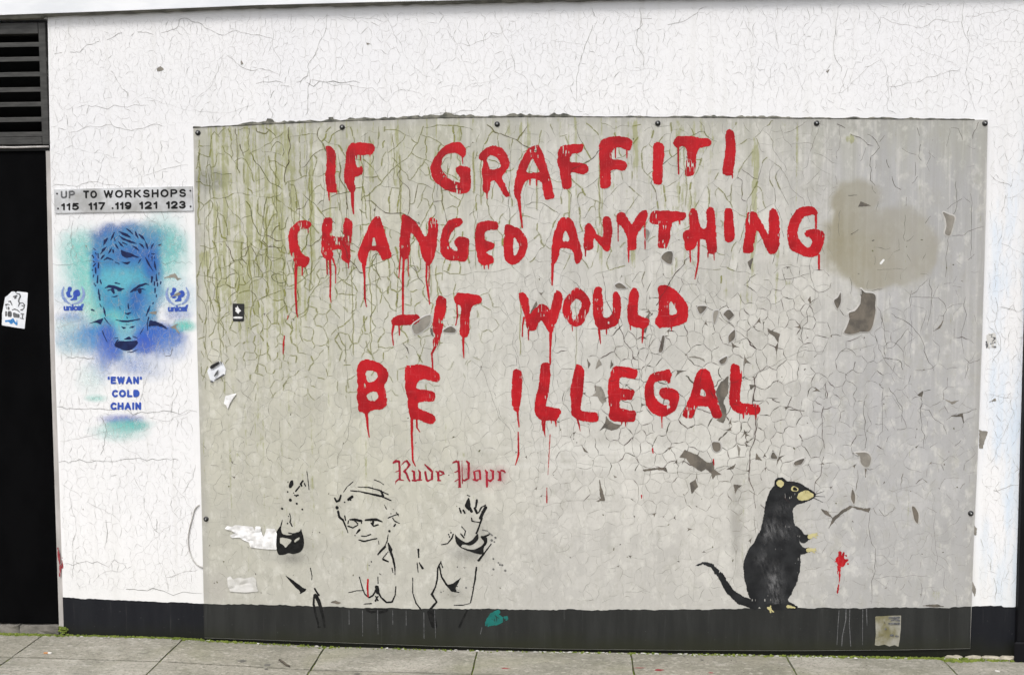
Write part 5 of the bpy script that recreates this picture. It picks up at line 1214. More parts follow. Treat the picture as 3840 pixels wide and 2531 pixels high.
# ================================================================== BLUE SPRAYED PORTRAIT ON THE WALL
def blobs(X, Z, lst, y=0.0):
    rgb = np.ones(X.shape + (3,)) * lin(120, 190, 215); A = np.zeros(X.shape)
    n1 = fbm(X * 22, Z * 22, 3); n2 = fbm(X * 9, Z * 9, 8)
    for (u, v, ru, rv, col, k, hd) in lst:
        px, pz = un(u * 1.6142, v * 1.6142, y)
        q = np.hypot((X - px) / (ru * 1.6142 * MPP), (Z - pz) / (rv * 1.6142 * MPP)) + (n1 - .5) * .35 + (n2 - .5) * .3
        a = k * (1 - sst(q, hd, 2 - hd))
        na = a + A * (1 - a)
        w = (a / np.maximum(na, 1e-6))[..., None]
        rgb = rgb * (1 - w) + lin(*col) * w
        A = na
    return rgb, A
BLOBS = [(200, 625, 48, 68, (105, 212, 205), .60, .0), (382, 590, 42, 66, (110, 208, 205), .60, .0), (180, 570, 38, 30, (140, 222, 215), .40, .1), (400, 560, 26, 26, (130, 205, 205), .42, .1), (250, 552, 36, 24, (72, 104, 178), .75, .2), (300, 545, 62, 26, (96, 128, 200), .55, .3), (340, 540, 40, 22, (110, 180, 190), .4, .2),
 (293, 690, 74, 128, (68, 160, 192), .93, .74), (293, 580, 80, 50, (62, 132, 186), .93, .60), (222, 640, 12, 60, (60, 130, 195), .7, .3), (365, 640, 14, 60, (66, 140, 195), .6, .3),
 (280, 650, 46, 26, (104, 190, 206), .7, .4), (352, 615, 17, 38, (34, 94, 180), .85, .25), (224, 610, 8, 30, (30, 90, 190), .6, .2), (310, 590, 45, 18, (44, 92, 176), .6, .3), (318, 700, 22, 36, (32, 92, 178), .85, .25), (265, 700, 30, 28, (66, 140, 190), .5, .3), (345, 720, 20, 30, (90, 150, 205), .5, .3), (260, 745, 26, 22, (118, 212, 204), .75, .3), (225, 735, 16, 40, (130, 215, 205), .5, .2), (300, 752, 30, 14, (84, 176, 200), .6, .3), (335, 752, 24, 20, (74, 128, 190), .6, .3), (300, 775, 44, 22, (140, 200, 212), .75, .4),
 (205, 785, 60, 30, (72, 142, 208), .62, .2), (222, 780, 42, 22, (60, 130, 205), .5, .2), (170, 800, 40, 24, (170, 222, 226), .3, .1), (250, 790, 20, 46, (30, 78, 186), .85, .35), (240, 820, 16, 50, (110, 140, 212), .40, .2), (265, 812, 20, 22, (34, 84, 190), .8, .35), (368, 778, 56, 26, (38, 100, 196), .88, .40), (352, 790, 40, 30, (44, 98, 198), .6, .25), (395, 800, 36, 30, (120, 160, 222), .45, .15), (330, 800, 26, 20, (30, 74, 190), .85, .3), (300, 830, 80, 34, (150, 180, 230), .24, .1), (310, 848, 34, 20, (110, 142, 215), .26, .1), (345, 860, 40, 20, (190, 205, 235), .25, .1), (235, 850, 26, 30, (180, 196, 232), .22, .1),
 (168, 737, 32, 12, (120, 160, 215), .55, .1), (160, 760, 30, 20, (190, 226, 230), .5, .1), (412, 730, 26, 14, (160, 165, 220), .5, .1), (428, 757, 22, 12, (110, 212, 200), .75, .2), (415, 690, 40, 40, (190, 222, 235), .45, .1), (165, 690, 40, 30, (196, 225, 240), .35, .1), (205, 690, 20, 46, (150, 225, 210), .45, .15),
 (282, 973, 42, 9, (128, 142, 212), .60, .15), (300, 985, 44, 10, (96, 196, 190), .55, .15), (296, 992, 36, 10, (84, 190, 186), .5, .2), (275, 1003, 50, 16, (170, 225, 220), .5, .1), (222, 925, 22, 7, (150, 222, 212), .42, .1), (212, 880, 30, 30, (215, 240, 238), .35, .1)]
portrait = film_mesh("stencil_portrait", (-.685, .012, .72, 2.05), lambda X, Z: blobs(X, Z, BLOBS), -.0009, .0055, wall)
portrait['label'] = "blue and turquoise sprayed stencil of a young man's face"
def wsub(name, mat, fr, polys=(), holes=(), strokes=(), seed=1, y=-.0013, rough=.0011, res=.0014, parent=None, **k):
    o = paint(name, mat, wall, y, [fp(fr, p, 0.0) for p in polys], [fp(fr, p, 0.0) for p in holes], list(strokes), rough=rough, res=res, seed=seed, **k)
    if parent is not None: o.parent = parent; o.location = (0, 0, 0)
    return o
def kw(fr, *st): return ks(fr, *st, y=0.0)
wsub("hair", M['navy'], 'Q', [[(665,570),(720,600),(800,625),(880,650),(960,690),(1050,735),(990,745),(920,715),(860,735),(780,742),(700,715),(670,660)], [(655,815),(760,835),(880,815),(800,880),(760,865),(690,835)]],
    strokes=kw('Q', ([(320,480),(350,400),(405,345)],[10,32,8]), ([(460,390),(500,310),(535,230)],[8,24,8]), ([(625,205),(700,245),(790,285),(860,325)],[8,26,34,8]), ([(770,145),(850,200),(915,265)],[6,22,6]), ([(955,195),(980,270),(1020,345)],[6,22,6]), ([(1035,265),(1095,320),(1150,375)],[8,28,8]), ([(625,290),(720,360),(850,410),(980,450)],[6,20,24,6]),
     ([(620,415),(670,475),(730,525)],[6,22,6]), ([(560,470),(590,520),(620,560)],[8,24,6]), ([(905,500),(980,545),(1040,600)],[6,22,6]), ([(1040,450),(1095,490),(1140,540)],[6,20,6]), ([(1155,400),(1190,480),(1215,560)],[6,22,8]), ([(1330,455),(1305,500),(1280,555)],[8,20,6]), ([(1415,495),(1450,480),(1495,465)],[6,16,6]), ([(380,520),(310,580),(255,665)],[6,26,6]), ([(485,540),(450,600),(412,660)],[6,22,6]), ([(345,680),(300,720),(260,770)],[6,20,6]), ([(320,785),(400,742),(510,785)],[6,22,6]),
     ([(1165,730),(1200,800),(1240,880),(1325,1010)],[8,20,20,6]), ([(1300,720),(1300,800)],[12,8]), ([(1350,800),(1360,900),(1385,1000)],[8,24,8]), ([(1385,1070),(1395,1200)],[8,18]), ([(1080,760),(1050,800),(1025,850)],[6,16,5]), ([(1290,660),(1360,665)],[8]), ([(1240,680),(1225,720)],[10]), ([(1350,720),(1355,760)],[10]), ([(510,580),(515,630)],[14]), ([(540,340),(548,400)],[10]), ([(700,430),(790,470)],[12]), ([(150,640),(170,670)],[10]), ([(110,545),(150,580)],[8]), ([(90,690),(120,740)],[9]), ([(150,860),(110,910)],[12]), ([(110,810),(130,830)],[9]), ([(205,660),(208,740)],[12]), ([(215,850),(212,950)],[16,10]), ([(155,950),(160,1050)],[14]), ([(100,980),(90,1000)],[9]), ([(120,1090),(110,1130)],[11]), ([(200,1100),(190,1240)],[14,18]), ([(250,1190),(270,1260)],[12]), ([(130,1260),(155,1310)],[11]), ([(1300,1130),(1290,1230)],[22,14]), ([(1350,1230),(1345,1300)],[16]), ([(1440,1040),(1440,1080)],[9]), ([(1480,1230),(1470,1270)],[10]), ([(1410,1250),(1410,1310)],[12])), parent=portrait, seed=41)
wsub("face", M['navy'], 'Q', strokes=kw('Q', ([(350,1350),(430,1315),(540,1335),(640,1375),(735,1368)],[10,26,32,34,10]), ([(400,1405),(460,1385)],[9]), ([(500,1390),(525,1450)],[34,22]), ([(620,1395),(660,1400)],[26,22]), ([(480,1525),(540,1530),(600,1505)],[5,9,5]), ([(870,1435),(940,1380),(1050,1310),(1170,1265),(1235,1290)],[14,28,26,18,6]), ([(1050,1390),(1055,1430)],[42,34]), ([(1100,1370),(1180,1390)],[12,6]), ([(940,1410),(1010,1390)],[14]), ([(555,1250),(645,1265)],[12,8]), ([(215,1380),(225,1480),(255,1510)],[12,20,8]), ([(1365,1360),(1360,1440)],[14]), ([(1385,1480),(1385,1530)],[9]), ([(560,830),(630,860)],[8])), parent=portrait, seed=42)
wsub("face", M['navy'], 'T', [[(410,605),(560,540),(720,480),(715,520),(670,620),(590,570),(500,580)], [(1620,515),(1760,555),(1900,615),(2020,735),(1900,670),(1780,640),(1660,640),(1605,660)], [(930,1010),(1020,930),(1150,935),(1300,935),(1390,920),(1405,980),(1330,1060),(1250,1120),(1120,1120),(1040,1080),(960,1050)], [(1090,910),(1160,880),(1225,840),(1290,905)]],
    strokes=kw('T', ([(970,520),(1080,545),(1200,550),(1320,530),(1430,505)],[6,14,18,14,8]), ([(1140,385),(1200,405),(1260,375)],[8,22,8]), ([(1040,260),(1050,310)],[9]), ([(1205,200),(1215,300)],[7,12]), ([(1180,455),(1190,490)],[10]), ([(1080,655),(1120,680),(1160,670)],[6,18,6]), ([(1225,675),(1290,660),(1335,640)],[6,22,6]), ([(1165,610),(1240,612)],[7]), ([(890,65),(940,70),(1005,50)],[4,9,4]), ([(1640,240),(1600,340),(1560,440)],[6,20,8]), ([(725,270),(745,370),(765,450)],[8,24,6]), ([(640,60),(655,130)],[14]), ([(650,200),(680,260)],[9]), ([(740,480),(800,560),(870,640)],[8,12,6]), ([(1610,470),(1580,600),(1590,720)],[9,12,6]), ([(1510,680),(1440,800)],[6,8]), ([(1190,1150),(1280,1150),(1400,1100)],[5,9,5]), ([(500,325),(545,338)],[18,10]), ([(1700,180),(1690,210)],[9]), ([(1760,30),(1760,70)],[8]), ([(1300,845),(1390,880)],[7]), ([(950,880),(1010,870)],[6]), ([(940,1000),(1010,910)],[10]), ([(700,730),(740,840),(800,960)],[6,8,6])), parent=portrait, seed=43)
def text_mesh(name, s, quad, y, mat, parent, bold=0.0, space=1.0):
    """lettering set flat and fitted into four corners (bottom-left, bottom-right, top-right, top-left), metres on the wall"""
    cu = bpy.data.curves.new(name, 'FONT'); cu.body = s; cu.offset = bold; cu.space_character = space; cu.resolution_u = 3
    ob = bpy.data.objects.new(name, cu); COL.objects.link(ob)
    bpy.context.view_layer.update()
    me0 = ob.to_mesh(); v = np.array([a.co[:2] for a in me0.vertices]); f = [list(p.vertices) for p in me0.polygons]
    ob.to_mesh_clear(); bpy.data.objects.remove(ob); bpy.data.curves.remove(cu)
    mn, mx = v.min(0), v.max(0); t = (v - mn) / (mx - mn)
    q = [np.array(a) for a in quad]
    P = (q[0] * (1 - t[:, :1]) * (1 - t[:, 1:]) + q[1] * t[:, :1] * (1 - t[:, 1:]) + q[2] * t[:, :1] * t[:, 1:] + q[3] * (1 - t[:, :1]) * t[:, 1:])
    return child(name, pydata(name, [(a, y, b) for a, b in P], f), mat, parent)
def arc(cx, cy, rx, ry, a0, a1, n=9):
    return [(cx + rx * math.cos(math.radians(a0 + (a1 - a0) * i / n)), cy + ry * math.sin(math.radians(a0 + (a1 - a0) * i / n))) for i in range(n + 1)]
_P = [(0, 0), (0, 1), (.34, 1)] + arc(.34, .74, .26, .26, 90, -90) + [(0, .48)]
GL = {'U': [[(0, 1), (0, .3)] + arc(.3, .3, .3, .3, 180, 360) + [(.6, 1)]], 'P': [_P], 'T': [[(0, 1), (.62, 1)], [(.31, 1), (.31, 0)]], 'O': [arc(.37, .5, .37, .5, 0, 360, 18)], 'W': [[(0, 1), (.22, 0), (.45, 1), (.68, 0), (.9, 1)]], 'R': [_P, [(.34, .48), (.62, 0)]],
      'K': [[(0, 0), (0, 1)], [(.6, 1), (0, .38)], [(.2, .56), (.64, 0)]], 'S': [arc(.3, .75, .27, .25, 25, 270, 10) + arc(.3, .25, .3, .25, 90, -155, 10)], 'H': [[(0, 0), (0, 1)], [(.6, 0), (.6, 1)], [(0, .52), (.6, .52)]], 'E': [[(.52, 1), (0, 1), (0, 0), (.54, 0)], [(0, .53), (.48, .53)]],
      'A': [[(0, 0), (.34, 1), (.68, 0)], [(.12, .34), (.56, .34)]], 'N': [[(0, 0), (0, 1), (.58, 0), (.58, 1)]], 'C': [arc(.37, .5, .36, .5, 48, 312, 14)], 'L': [[(0, 1), (0, 0), (.5, 0)]], 'D': [[(0, 0), (0, 1), (.24, 1)] + arc(.24, .5, .36, .5, 90, -90, 10) + [(0, 0)]], 'I': [[(0, 0), (0, 1)]], "'": [[(0, 1), (0, .78)]],
      '1': [[(0, .76), (.12, .82), (.2, 1), (.2, 0)]], '2': [arc(.28, .71, .27, .29, 170, -35, 9) + [(.02, 0), (.56, 0)]], '3': [arc(.27, .745, .25, .255, 155, -90, 9), arc(.27, .25, .28, .25, 90, -155, 9)], '5': [[(.52, 1), (.1, 1), (.05, .5)] + arc(.26, .33, .28, .33, 125, -150, 10)], '7': [[(0, 1), (.56, 1), (.2, 0)]], '9': [arc(.28, .69, .28, .31, 0, 360, 14), [(.56, .69), (.53, .3), (.40, .04), (.24, 0), (.06, .10)]]}
def lettering(s, quad, y, mat, parent, weight=.085, gap=.30, res=.001):
    """block capitals drawn stroke by stroke into four corners (bottom-left, bottom-right, top-right, top-left)"""
    q = [np.array(a) for a in quad]
    adv, x = [], 0
    for ch in s:
        w = max(p[0] for st in GL[ch] for p in st); adv.append(x); x += w + gap
    tot = x - gap; H_ = np.hypot(*(q[3] - q[0])); r = weight * H_; W_ = np.hypot(*(q[1] - q[0]))
    for ch, a in zip(s, adv):
        sts = []
        for st in GL[ch]:
            P = []
            for px, py in st:
                u = (r + (px + a) / tot * (W_ - 2 * r)) / W_; v = (r + py * (H_ - 2 * r)) / H_
                P.append(tuple(q[0] * (1 - u) * (1 - v) + q[1] * u * (1 - v) + q[2] * u * v + q[3] * (1 - u) * v))
            sts.append((P, [r]))
        paint("letter", mat, parent, y, strokes=sts, rough=.0004, res=res)
for s, q in [("'EWAN'", [(990, 392), (1305, 392), (1305, 322), (990, 322)]), ("COLD", [(1028, 514), (1283, 512), (1283, 442), (1028, 444)]), ("CHAIN", [(1015, 630), (1298, 628), (1298, 558), (1015, 560)])]:
    lettering(s, fp('Z', q, 0.0), -.0013, M['blue'], wall, .140, .46)
wsub("lettering_fill", M['blue'], 'Z', [[(1225,450),(1255,448),(1280,470),(1280,490),(1255,510),(1225,508)]], y=-.0016)
for fr, sc in (('U', 1.0), ('W', 1.0)):
    def tr(pts):
        if fr == 'U': return pts
        return [((a - 795) * 1.0 + 690, (b - 700) * 1.0 + 740) for a, b in pts]
    lg = wsub("aid_logo", M['blue'], fr, [tr([(545,330),(610,300),(690,320),(735,390),(715,460),(670,520),(640,580),(660,700),(760,740),(700,775),(560,800),(490,720),(450,600),(470,540),(530,500)]),
        tr([(800,530),(870,470),(960,425),(1050,460),(1105,560),(1100,660),(1030,740),(960,740),(950,800),(960,900),(840,920),(680,940),(640,890),(760,820),(790,760),(800,700),(765,620)])], seed=51)
    lg['label'] = "blue globe and laurel logo left of the sprayed face" if fr == 'U' else "scuffed blue globe and laurel logo right of the sprayed face"
    wsub("laurel", M['paleblue'], fr, strokes=kw(fr, (tr([(355,330),(300,480),(290,640),(340,800),(440,940),(560,1030)]),[26,50,58,64,64,30]), (tr([(1175,310),(1250,480),(1275,640),(1230,800),(1130,940),(980,1040)]),[26,50,58,64,64,30]), (tr([(560,1050),(640,1060)]),[26]), (tr([(660,1130),(790,1080),(920,1060),(1050,1050)]),[14,20,24,18])), parent=lg, seed=52)
    text_mesh("lettering", "unicef", fp(fr, tr([(345, 1395), (1262, 1385), (1262, 1075), (345, 1095)]), 0.0), -.0013, M['blue'], wall, .05, .92)
wsub("bare_chip", M['chip'], 'W', [[(300,790),(480,700),(640,580),(760,560),(860,620),(780,690),(600,720),(440,760)]], y=-.0016)
wsub("faded_print", M['paperold'], 'G', [[(1998,512),(2095,512),(2098,650),(1998,650)]], rough=.004, wear=.3)
wsub("faded_print_ink", M['inkgrey'], 'G', strokes=kw('G', ([(2020,530),(2060,525)],[4]), ([(2005,590),(2010,640)],[6]), ([(2050,545),(2085,560),(2060,590)],[7]), ([(2040,610),(2080,600)],[5]), ([(2060,635),(2090,640)],[4])), y=-.0016, rough=.003)
paint("red_scuff", M['redrub'], wall, -.0013, strokes=kw('K', ([(540,380),(548,450),(560,560),(556,640)],[5,14,10,4]), ([(575,470),(580,560)],[5,8])), rough=.003, wear=.15)

# ================================================================== SIGN
sgn = tag(empty("wall_sign", (-.32, 0, 1.70)), "narrow grey metal sign reading up to workshops, above the blue portrait", "sign")
ys = -.005
SQ = [un(u, v, ys) for u, v in [(205, 800), (724, 791), (721, 699), (202, 711)]]
child("plate", prism(SQ, ys, -.0011), M['plate'], sgn)
def xq(pts): return [un(180 + .23539 * a, 680 + .23539 * b, ys) for a, b in pts]
for s, q in [("UP", [(203, 278), (432, 275), (432, 150), (203, 155)]), ("TO", [(560, 276), (782, 272), (782, 148), (560, 150)]), ("WORKSHOPS", [(888, 270), (2200, 255), (2200, 122), (888, 145)]), ("115", [(210, 465), (492, 463), (492, 345), (210, 350)]), ("117", [(645, 460), (912, 458), (912, 332), (645, 338)]), ("119", [(1068, 453), (1330, 450), (1330, 328), (1068, 333)]), ("121", [(1452, 448), (1742, 443), (1742, 320), (1452, 325)]), ("123", [(1880, 442), (2195, 437), (2195, 312), (1880, 318)])]:
    lettering(s, xq(q), ys - .0006, M['inkgrey'] if s == "UP" else M['black'], sgn, .115 if s[0] > '9' else .130, .42 if s[0] > '9' else .34)
scr = lathe([(.0045, 0), (.0045, -.0012), (.003, -.0022)], 10)
for a, b in [(145, 198), (2268, 152), (160, 435), (1030, 430), (1005, 248), (2272, 402)]:
    o = link("screw", scr, None)
    if not scr.materials: scr.materials.append(M['metal'])
    x, z = xq([(a, b)])[0]; o.parent = sgn; o.location = Vector((x, ys, z)) - sgn.location

# ================================================================== BOARD FITTINGS
boltm = lathe([(.0125, 0), (.0125, -.0022), (.0115, -.0028), (.0072, -.0030), (.0066, -.0062), (.0046, -.0085)], 16)
boltm.materials.append(M['metal'])
headm = lathe([(.0042, -.0080), (.0038, -.0092), (.002, -.0098)], 10); headm.materials.append(M['metal2'])
for u, v in [(460, 309), (795, 296), (1155, 289), (1528, 287), (1897, 287), (2288, 287), (479, 1205), (2255, 1192)]:
    x, z = un(u * 1.6142, v * 1.6142, YB)
    o = link("bolt", boltm, None, board); o.location = (x, YB, z)
    h = link("bolt_head", headm, None, o)
# crumbling line of sealant along the top edge
def sealant():
    xs = np.arange(.02, 3.60, .007); zt_ = zt(xs)
    n1 = vn(xs / .05, 0 * xs, 5); n2 = vn(xs / .014, 0 * xs, 9); n3 = vn(xs / .3, 0 * xs, 13)
    prof = np.interp(452 + xs * 504, [450, 520, 600, 640, 700, 780, 900, 1000, 1040, 1100, 1150, 1250, 1290, 1340, 1400, 1500, 1700, 2000, 2200, 2300], [4, 5, 10, 12, 6, 8, 5, 6, 9, 10, 5, 5, 11, 12, 6, 5, 4, 3, 5, 2]) * .0020
    h = prof * np.clip(.3 + 1.1 * n1 * (.5 + n2) , .18, 1.7) * (.6 + .8 * n3)
    V_, F_ = [], []
    for i, x in enumerate(xs):
        d = .005 + .006 * n2[i]
        V_ += [(x, YB + .002, zt_[i] - .004), (x, YB - d * .3, zt_[i] + .0006), (x, -.004 - d * .4, zt_[i] + h[i] * .8), (x, -.0002, zt_[i] + h[i])]
    for i in range(len(xs) - 1):
        for k in range(3): F_.append([i * 4 + k, (i + 1) * 4 + k, (i + 1) * 4 + k + 1, i * 4 + k + 1])
    return pydata("sealant", V_, F_)
tag(child("sealant", sealant(), M['sealant'], board), kind='stuff')
for fr, pts in [('A', [(85, 150), (108, 108), (118, 112), (118, 150)]), ('A', [(668, 145), (668, 100), (708, 98), (712, 145)]), ('A', [(1790, 125), (1848, 80), (1935, 98), (1975, 130)]), ('C', [(480, 110), (505, 68), (580, 105)]), ('C', [(260, 108), (320, 86), (400, 105)])]:
    child("sealant_lump", prism(fp(fr, pts, -.004)[::1], -.007, -.0003), M['sealant'], board)

# ================================================================== LOUVRE AND DOOR
lv = tag(empty("louvred_vent", (-1.18, .02, 2.38)), "dark metal louvred vent above the black door", "vent")
XL_, XR_ = -1.655, -.684
child("frame", box((XR_ - .034, .004, 2.368), (XR_, .060, 2.938), .002), M['louvre'], lv)
child("frame", box((XL_, .004, 2.368), (XL_ + .034, .060, 2.938), .002), M['louvre'], lv)
child("frame", box((XL_ + .034, .002, 2.886), (XR_ - .034, .058, 2.938), .002), M['louvre'], lv)
child("frame", box((XL_ + .034, .002, 2.370), (XR_ - .034, .058, 2.405), .002), M['louvre'], lv)
child("backing", box((XL_, .20, 2.36), (XR_, .21, 2.95)), M['void'], lv)
child("backing", box((XR_ + .003, .07, 2.36), (XR_ + .006, .20, 2.95)), M['void'], lv)
for k, yc in enumerate([412, 545, 685, 825, 960, 1100, 1236]):
    z = un(200 * .4, .40816 * yc, .01)[1]
    # each blade: a folded strip, front lip upright, then sloping up and back into the shaft
    sec = [(.006, z - .0115), (.006, z + .006), (.012, z + .0105), (.085, z + .0235), (.085, z + .0215), (.013, z + .0075), (.009, z + .004), (.009, z - .0115)]
    v = [(XL_ + .034, a, b) for a, b in sec] + [(XR_ - .034, a, b) for a, b in sec]
    n = len(sec)
    me = pydata("slat", v, [[i, (i + 1) % n, n + (i + 1) % n, n + i] for i in range(n)])
    bm = bmesh.new(); bm.from_mesh(me); bmesh.ops.recalc_face_normals(bm, faces=bm.faces[:]); bm.to_mesh(me); bm.free()
    child("slat", me, M['louvre'], lv)
dr = tag(empty("black_door", (-1.18, .02, .04)), "plain black door at the left with a white sticker on it", "door")
dl = [(-1.64, .045), (-.7215, .045), (-.7165, 1.41), (-.7045, 2.338), (-1.64, 2.338)]
child("door_leaf", prism(dl, .014, .055), M['doorblack'], dr)
fr_ = [(-.7195, -.02), (-.6930, -.02), (-.6895, 1.28), (-.680, 2.34), (-.7025, 2.34), (-.7145, 1.41)]
child("door_frame", prism(fr_, .006, .09), M['frame'], dr)
hd = [(XL_, 2.3415), (-.70, 2.3415), (-.681, 2.343), (-.681, 2.3655), (XL_, 2.3655)]
child("lintel", prism(hd, .004, .09), M['void'], dr)
child("lintel_trim", tube([(XL_, .0005, 2.358)] + [(XL_ + (i + 1) * .0808, .0005, 2.358 + random.uniform(-.0025, .0015)) for i in range(11)] + [(-.684, .0005, 2.3585)], [.0045 + random.uniform(-.0012, .0012) for _ in range(13)]), M['frame'], dr)
child("backing", box((-1.66, .095, -.05), (-.68, .1, 2.40)), M['void'], dr)
st = tag(empty("doorstep", (-1.1, .01, 0)), "worn broken stone step under the black door", "step")
xa = -1.66
for w in (.34, .26, .145, .20):
    xb = min(xa + w, -.70)
    bm = bmesh.new(); bmesh.ops.create_cube(bm, size=1)
    for v in bm.verts:
        v.co = Vector((xa + .002 + (v.co.x + .5) * (xb - xa - .004), -.006 + (v.co.y + .5) * .20, -.05 + (v.co.z + .5) * .088))
    bmesh.ops.subdivide_edges(bm, edges=bm.edges[:], cuts=3, use_grid_fill=True)
    for v in bm.verts:
        v.co += Vector((0, random.uniform(-.005, .005), random.uniform(-.005, .004) if v.co.z > .02 else 0))
    me = bpy.data.meshes.new("step_stone"); bm.to_mesh(me); bm.free()
    child("step_stone", me, M['stone'], st)
    xa = xb
# fascia over the wall
fa_ = tag(empty("fascia_board", (1.5, -.02, 2.98)), "white fascia running along the top of the wall", "fascia")
zf = [un(u, v, -.035)[1] for u, v in [(7, 57), (480, 40), (960, 20), (1347, 10)]]
fx = [un(u, v, -.035)[0] for u, v in [(7, 57), (480, 40), (960, 20), (1347, 10)]]
child("fascia_face", prism([(-4.6, zf[0] - .01), (fx[0], zf[0]), (fx[1], zf[1]), (fx[2], zf[2]), (fx[3], zf[3]), (7.2, zf[3] + .012), (7.2, 3.6), (-4.6, 3.6)], -.035, -.001), M['fascia'], fa_)
def shadow_edge():  # dark strip below the fascia, its shadow line put into colour and shape
    xs = np.arange(-1.66, 4.4, .012); z = np.interp(xs, fx, zf); n = vn(xs / .04, 0 * xs, 4)
    V_, F_ = [], []
    for i, x in enumerate(xs):
        h = .004 + .005 * n[i] + .009 * (x < -.68)
        V_ += [(x, -.030, z[i] - .0003), (x, -.022, z[i] - h), (x, -.0012, z[i] - h * 1.1)]
    for i in range(len(xs) - 1):
        for k in range(2): F_.append([i * 3 + k, i * 3 + k + 1, (i + 1) * 3 + k + 1, (i + 1) * 3 + k])
    return pydata("shadow_line", V_, F_)
child("shadow_line", shadow_edge(), M['soffit'], fa_)
# right-hand post
po = tag(empty("black_post", (3.90, -.05, -.05)), "black painted post at the right end of the wall", "post")
child("shaft", box((3.842, -.030, -.06), (3.99, .03, 2.9), .004), M['post'], po)
child("shaft_base", box((3.825, -.045, -.06), (4.01, -.031, .045), .006), M['post'], po)

# ================================================================== STICKERS, TORN PAPER, CABLE
def sheet(name, mat, fr, loop, y, lift=0.0, seed=1, res=.004, thick=.0004, parent=None):
    """a paper cut to its torn outline, crumpled a little off the wall"""
    L = fp(fr, loop, y); A = np.array(L)
    xs = np.arange(A[:, 0].min() - res, A[:, 0].max() + 2 * res, res); zs = np.arange(A[:, 1].min() - res, A[:, 1].max() + 2 * res, res)
    X, Z = np.meshgrid(xs, zs); F = sd_poly(X, Z, L)
    me = ms_mesh(F, xs, zs, y, name)
    bm = bmesh.new(); bm.from_mesh(me)
    bmesh.ops.triangulate(bm, faces=bm.faces[:])
    if lift:
        for e_ in range(1):
            long = [e for e in bm.edges if e.calc_length() > res * 3]
            for _ in range(5):
                if not long: break
                bmesh.ops.subdivide_edges(bm, edges=long, cuts=1)
                bmesh.ops.triangulate(bm, faces=bm.faces[:])
                long = [e for e in bm.edges if e.calc_length() > res * 3]
        for v in bm.verts:
            h = abs(vn((v.co.x + .3 * v.co.z) / .034, (v.co.z - .4 * v.co.x) / .030, seed) - .5) * 1.7 + .25 * vn(v.co.x / .011, v.co.z / .013, seed + 2)
            v.co.y -= lift * float(h)
    bm.to_mesh(me); bm.free()
    o = link(name, me, mat)
    if parent is not None: o.parent = parent
    return o
ds = tag(sheet("door_sticker", M['sticker'], 'V', [(60, 1305), (70, 900), (130, 600), (165, 390), (260, 320), (380, 205), (480, 205), (520, 245), (560, 195), (910, 240), (880, 700), (800, 1418), (430, 1365)], .0134), "torn white sticker with grey drawing and blue scrawl on the black door", "sticker")
def dsub(name, mat, st_, polys=()):
    o = paint(name, mat, ds, .0128, [fp('V', p, .0134) for p in polys], [], ks('V', *st_, y=.0134), rough=.0006, res=.0010); return o
dsub("drawing", M['inkgrey'], [([(280,530),(340,520),(370,590),(400,660)],[14,24,18,10]), ([(190,640),(260,615),(310,640)],[30,16,8]), ([(280,735),(285,780)],[34,28]), ([(200,700),(225,780)],[10]), ([(520,260),(640,290),(670,360),(630,440),(610,520),(640,590),(600,690)],[12,24,26,24,26,28,14]), ([(640,590),(740,570),(800,640),(790,740),(720,810)],[20,14,22,16,20]), ([(720,660),(790,690)],[22]), ([(690,800),(730,800)],[26]), ([(400,800),(480,780),(560,805),(640,870)],[12,22,18,12]), ([(450,370),(550,345)],[26]), ([(490,420),(520,400)],[30])])
dsub("print_block", M['inkgrey'], [([(690,930),(770,940)],[18]), ([(740,950),(735,1060),(760,1090)],[18]), ([(660,1070),(760,1095)],[16])], [[(175,845),(235,850),(225,1015),(165,1010)], [(255,835),(385,845),(390,1040),(250,1025)], [(420,890),(470,880),(510,905),(560,930),(640,940),(640,1065),(520,1055),(440,1045)]])
dsub("scrawl", M['cyan'], [([(195,1170),(260,1160),(340,1170),(380,1130),(430,1090)],[34,30,44,26,14]), ([(330,1230),(380,1240),(420,1190),(440,1150)],[20,26,24,22]), ([(440,1120),(490,1220),(540,1270)],[20,34,34]), ([(555,1140),(550,1270)],[14,24])])
bs = tag(sheet("black_sticker", M['stickerblack'], 'J', [(418, 68), (585, 72), (579, 250), (577, 318), (422, 318)], YB - .0016), "small black sticker with a white figure near the left of the board", "sticker")
def jsub(name, mat, par, polys=(), st_=(), y=YB - .0022): return paint(name, mat, par, y, [fp('J', p) for p in polys], [], ks('J', *st_), rough=.0008, res=.0010)
jsub("printed_figure", M['white'], bs, [[(490,90),(505,130),(525,150),(545,170),(520,185),(500,222),(488,205),(475,190),(455,170),(470,155),(455,130),(478,125)]])
jsub("printed_bar", M['white'], bs, [[(430,250),(560,252),(555,280),(428,278)]])
ws = tag(sheet("white_sticker", M['sticker'], 'J', [(62, 1010), (100, 960), (235, 872), (280, 895), (325, 985), (318, 1055), (170, 1150), (135, 1170), (100, 1120)], YB - .0016, lift=.002, seed=3), "tilted peeling white sticker with a black strip, below the black sticker", "sticker")
jsub("black_strip", M['stickerblack'], ws, [[(105,945),(235,868),(252,905),(125,988)]], y=YB - .0085)
for one in [([(175,1080),(205,1040),(225,1000)],[8,16,6]), ([(262,885),(270,905)],[9]), ([(128,1155),(140,1160)],[14]), ([(180,1135),(300,1065)],[8,12])]:
    jsub("print_mark", M['inkgrey'], ws, [], [one], y=YB - .0085)
wc = tag(sheet("paper_scrap", M['paper'], 'J', [(318, 1362), (400, 1338), (482, 1322), (425, 1395), (385, 1460), (357, 1542), (332, 1490), (296, 1466)], YB - .0020, lift=.006, seed=6), "curled white triangular paper scrap below the tilted sticker", "paper")
